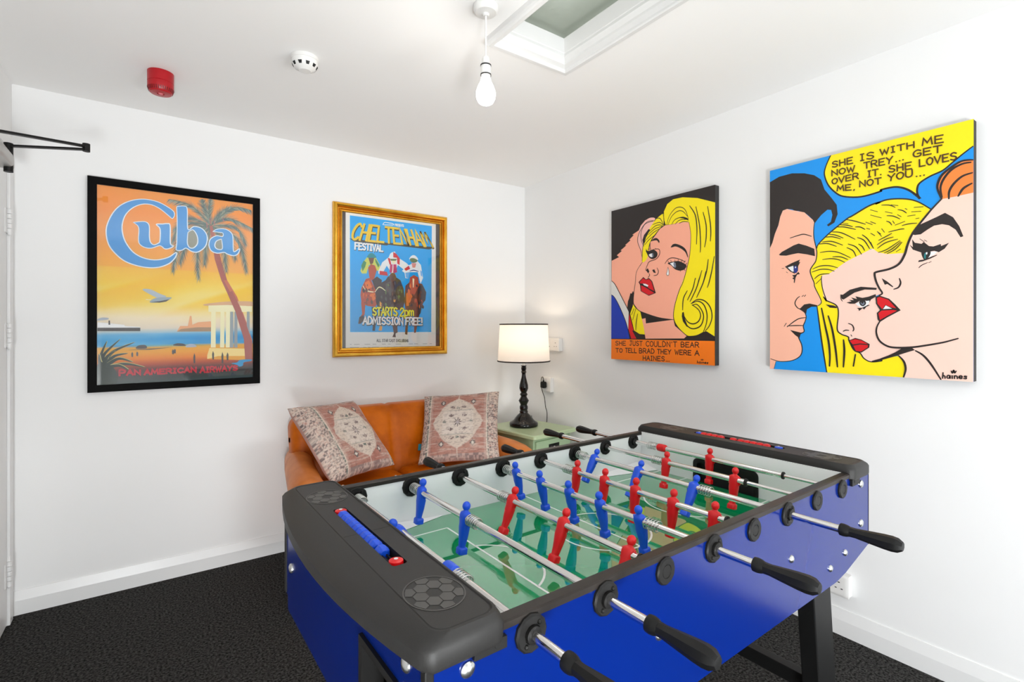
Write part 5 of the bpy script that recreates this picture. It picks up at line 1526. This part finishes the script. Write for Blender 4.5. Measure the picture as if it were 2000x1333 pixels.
                s.stroke(q, 0.004, rgb(104, 116, 104))
    def grid(s, nx, ny, fn):
        for j in range(ny):
            for i in range(nx):
                x0, x1 = s.w * i / nx, s.w * (i + 1) / nx; y0, y1 = s.h * j / ny, s.h * (j + 1) / ny
                o = len(s.v); s.v += [(x0, -s.z, y0), (x1, -s.z, y0), (x1, -s.z, y1), (x0, -s.z, y1)]
                s.f.append([o, o + 1, o + 2, o + 3])
                s.c.append([fn(*q) for q in (((i) / nx, j / ny), ((i + 1) / nx, j / ny), ((i + 1) / nx, (j + 1) / ny), (i / nx, (j + 1) / ny))])
    def build(s, name, m, parent, loc, label=None, gain=1.0):
        me = bpy.data.meshes.new(name); me.from_pydata(s.v, [], s.f); me.materials.append(m)
        at = me.color_attributes.new('Col', 'FLOAT_COLOR', 'CORNER'); data = []
        for f, c in zip(s.f, s.c):
            for k in range(len(f)): data += [min(1.0, q * gain) for q in (c[k] if isinstance(c, list) else c)]
        at.data.foreach_set('color', data); me.update()
        o = bpy.data.objects.new(name, me); COL.objects.link(o); o.parent = parent; o.location = loc
        if label: o['label'] = label
        return o

def ink_material(name, rough):
    m = mat(name, (0.8, 0.8, 0.8, 1), rough); n, l, p = nodes(m)
    a = n.new('ShaderNodeAttribute'); a.attribute_name = 'Col'; l.new(a.outputs['Color'], p.inputs['Base Color'])
    return m
M_acrylic = ink_material('acrylic_paint_on_canvas', 0.45); noise_bump(M_acrylic, 900, 0.12, 0.0004)
M_print = ink_material('printed_paper', 0.6)
M_edge = mat('black_canvas_edge', (0.018, 0.016, 0.015, 1), 0.6)
M_pane = bpy.data.materials.new('picture_glass'); M_pane.use_nodes = True
_n = M_pane.node_tree.nodes; _l = M_pane.node_tree.links; _n.remove(_n['Principled BSDF'])
_t = _n.new('ShaderNodeBsdfTransparent'); _g = _n.new('ShaderNodeBsdfGlossy'); _m = _n.new('ShaderNodeMixShader'); _f = _n.new('ShaderNodeFresnel')
_g.inputs['Roughness'].default_value = 0.03; _f.inputs['IOR'].default_value = 1.5
_l.new(_f.outputs[0], _m.inputs[0]); _l.new(_t.outputs[0], _m.inputs[1]); _l.new(_g.outputs[0], _m.inputs[2]); _l.new(_m.outputs[0], _n['Material Output'].inputs[0])

def canvas(label, art, ground, y_left, z0, w, h, tilt):
    """stretched canvas on the right wall; local x runs along the wall towards the camera"""
    D = 0.034
    t = thing('canvas_painting', label, 'painting', (-0.0015, y_left, z0), -PI / 2, 'comic style paintings on the right wall')
    b = MB(); b.box(0, w, -D, 0.0, 0, h); b.build('stretched_canvas', M_edge, t, smooth=0, bevel=0.002)
    d = Drawing(w, h); d.poly([(0, 0), (w, 0), (w, h), (0, h)], ground); d.draw(art)
    d.build('painted_front', M_acrylic, t, (0, -D - 0.0004, 0))
canvas('comic style painting of a tearful blonde woman with a black background and orange caption strip', ART_TEAR, INK['k'], -0.919, 1.066, 0.690, 0.894, 0)
canvas('large comic style painting of a man and two women under a yellow speech balloon', ART_TRIO, rgb(0, 148, 236), -1.880, 1.069, 0.690, 0.890, 0)

def frame_mesh(w, h, prof):
    rings = []
    for dd, y in prof:
        rings.append([(dd, -y, dd), (w - dd, -y, dd), (w - dd, -y, h - dd), (dd, -y, h - dd)])
    return MB().loft(rings, cap0=False, cap1=False)
# travel poster in a flat black frame
M_bfr = mat('flat_black_frame', (0.003, 0.003, 0.003, 1), 0.6, **{'Specular IOR Level': 0.08})
t = thing('framed_poster', 'orange travel poster with a palm tree and seaplane in a flat black frame', 'poster', (-2.541, -0.001, 0.952), 0, 'framed posters on the back wall')
w, h = 0.721, 1.005
frame_mesh(w, h, [(0, 0), (0, 0.022), (0.002, 0.024), (0.032, 0.024), (0.034, 0.022), (0.034, 0.012)]).build('frame', M_bfr, t, smooth=0)
MB().box(0.004, w - 0.004, -0.010, 0.0, 0.004, h - 0.004).build('backing_board', M_bfr, t, smooth=0)
def sky_fn(u, v):
    x, y = u, 1 - v
    keys = [(0, (255, 146, 40)), (.12, (254, 142, 54)), (.26, (254, 166, 88)), (.38, (255, 184, 66)), (.50, (255, 196, 34)), (.60, (255, 206, 76)), (.66, (240, 222, 184)), (.715, (226, 214, 196)), (.735, (170, 196, 206)), (.742, (110, 180, 216)), (.77, (0, 140, 205)), (.805, (30, 150, 205)), (.812, (226, 168, 44)), (.84, (232, 160, 30)), (.875, (226, 130, 24)), (.905, (176, 66, 26)), (.925, (104, 44, 36)), (.95, (52, 46, 44)), (1.0, (46, 66, 66))]
    yy = y + (0.012 * (x - 0.5) if y > .7 else 0)
    for (a, ca), (b, cb) in zip(keys, keys[1:]):
        if yy <= b or b == 1.0:
            c = mixc(ca, cb, (yy - a) / (b - a)); break
    if 0.40 < y < 0.70:
        nz = vnoise(x * 2.2 + y * 3 + 5, (y * 0.9 + x * 0.24) * 34); fade = min(1, (y - .40) * 8) * min(1, (.70 - y) * 20)
        c = mixc(c, (252, 224, 150), 0.7 * fade * max(0, nz - .45) * 2)
        c = mixc(c, (250, 176, 40), 0.6 * fade * max(0, .42 - nz) * 2)
        cl = vnoise(x * 5, y * 9 + 3) * (1 - x * .6)
        c = mixc(c, (236, 226, 210), 0.9 * max(0, min(1, (y - .57) * 12)) * min(1, (.70 - y) * 30) * cl)
    elif y <= .40:
        c = mixc(c, (250, 178, 130), 0.5 * vnoise(x * 3, y * 3 + 9)); c = mixc(c, (248, 140, 40), 0.4 * vnoise(x * 4 + 7, y * 4))
    elif .74 < y < .81:
        c = mixc(c, (150, 205, 228), 0.5 * max(0, vnoise(x * 6, y * 60) - .5) * 2)
    return rgb(*c)
pd = Drawing(w - 0.068, h - 0.068); pd.grid(56, 110, sky_fn); pd.draw(ART_TRAVEL)
pd.build('poster_print', M_print, t, (0.034, -0.0105, 0.034), gain=1.16)
MB().box(0.030, w - 0.030, -0.0195, -0.0185, 0.030, h - 0.030).build('glass', M_pane, t, smooth=0)

# racing poster in a moulded gold frame
M_gold = mat('antique_gold_leaf', rgb(214, 150, 34), 0.3, 0.9); noise_col(M_gold, rgb(220, 158, 44), rgb(244, 192, 76), 12, 0.3, 0.7, 4); noise_bump(M_gold, 140, 0.2, 0.001)
M_mount = mat('dark_taupe_mount', rgb(78, 68, 64), 0.7)
t = thing('framed_poster', 'blue horse racing poster with three jockeys in a moulded gold frame', 'poster', (-1.429, -0.001, 1.079), 0, 'framed posters on the back wall')
w, h = 0.754, 0.923
frame_mesh(w, h, [(0, 0), (0, 0.019), (0.003, 0.028), (0.009, 0.034), (0.016, 0.035), (0.023, 0.030), (0.028, 0.020), (0.030, 0.013), (0.0325, 0.013), (0.035, 0.024), (0.038, 0.026), (0.041, 0.022), (0.0425, 0.012), (0.0445, 0.012), (0.047, 0.021), (0.051, 0.021), (0.054, 0.015), (0.054, 0.008)]).build('frame', M_gold, t, smooth=25)
MB().box(0.006, w - 0.006, -0.008, 0.0, 0.006, h - 0.006).build('mount_board', M_mount, t, smooth=0)
pd = Drawing(0.600, 0.830); pd.poly([(0, 0), (0.6, 0), (0.6, 0.83), (0, 0.83)], INK['paper']); pd.draw(ART_RACING)
pd.build('poster_print', M_print, t, (0.076, -0.0084, 0.040), gain=1.16)
MB().box(0.050, w - 0.050, -0.0165, -0.0155, 0.050, h - 0.050).build('glass', M_pane, t, smooth=0)
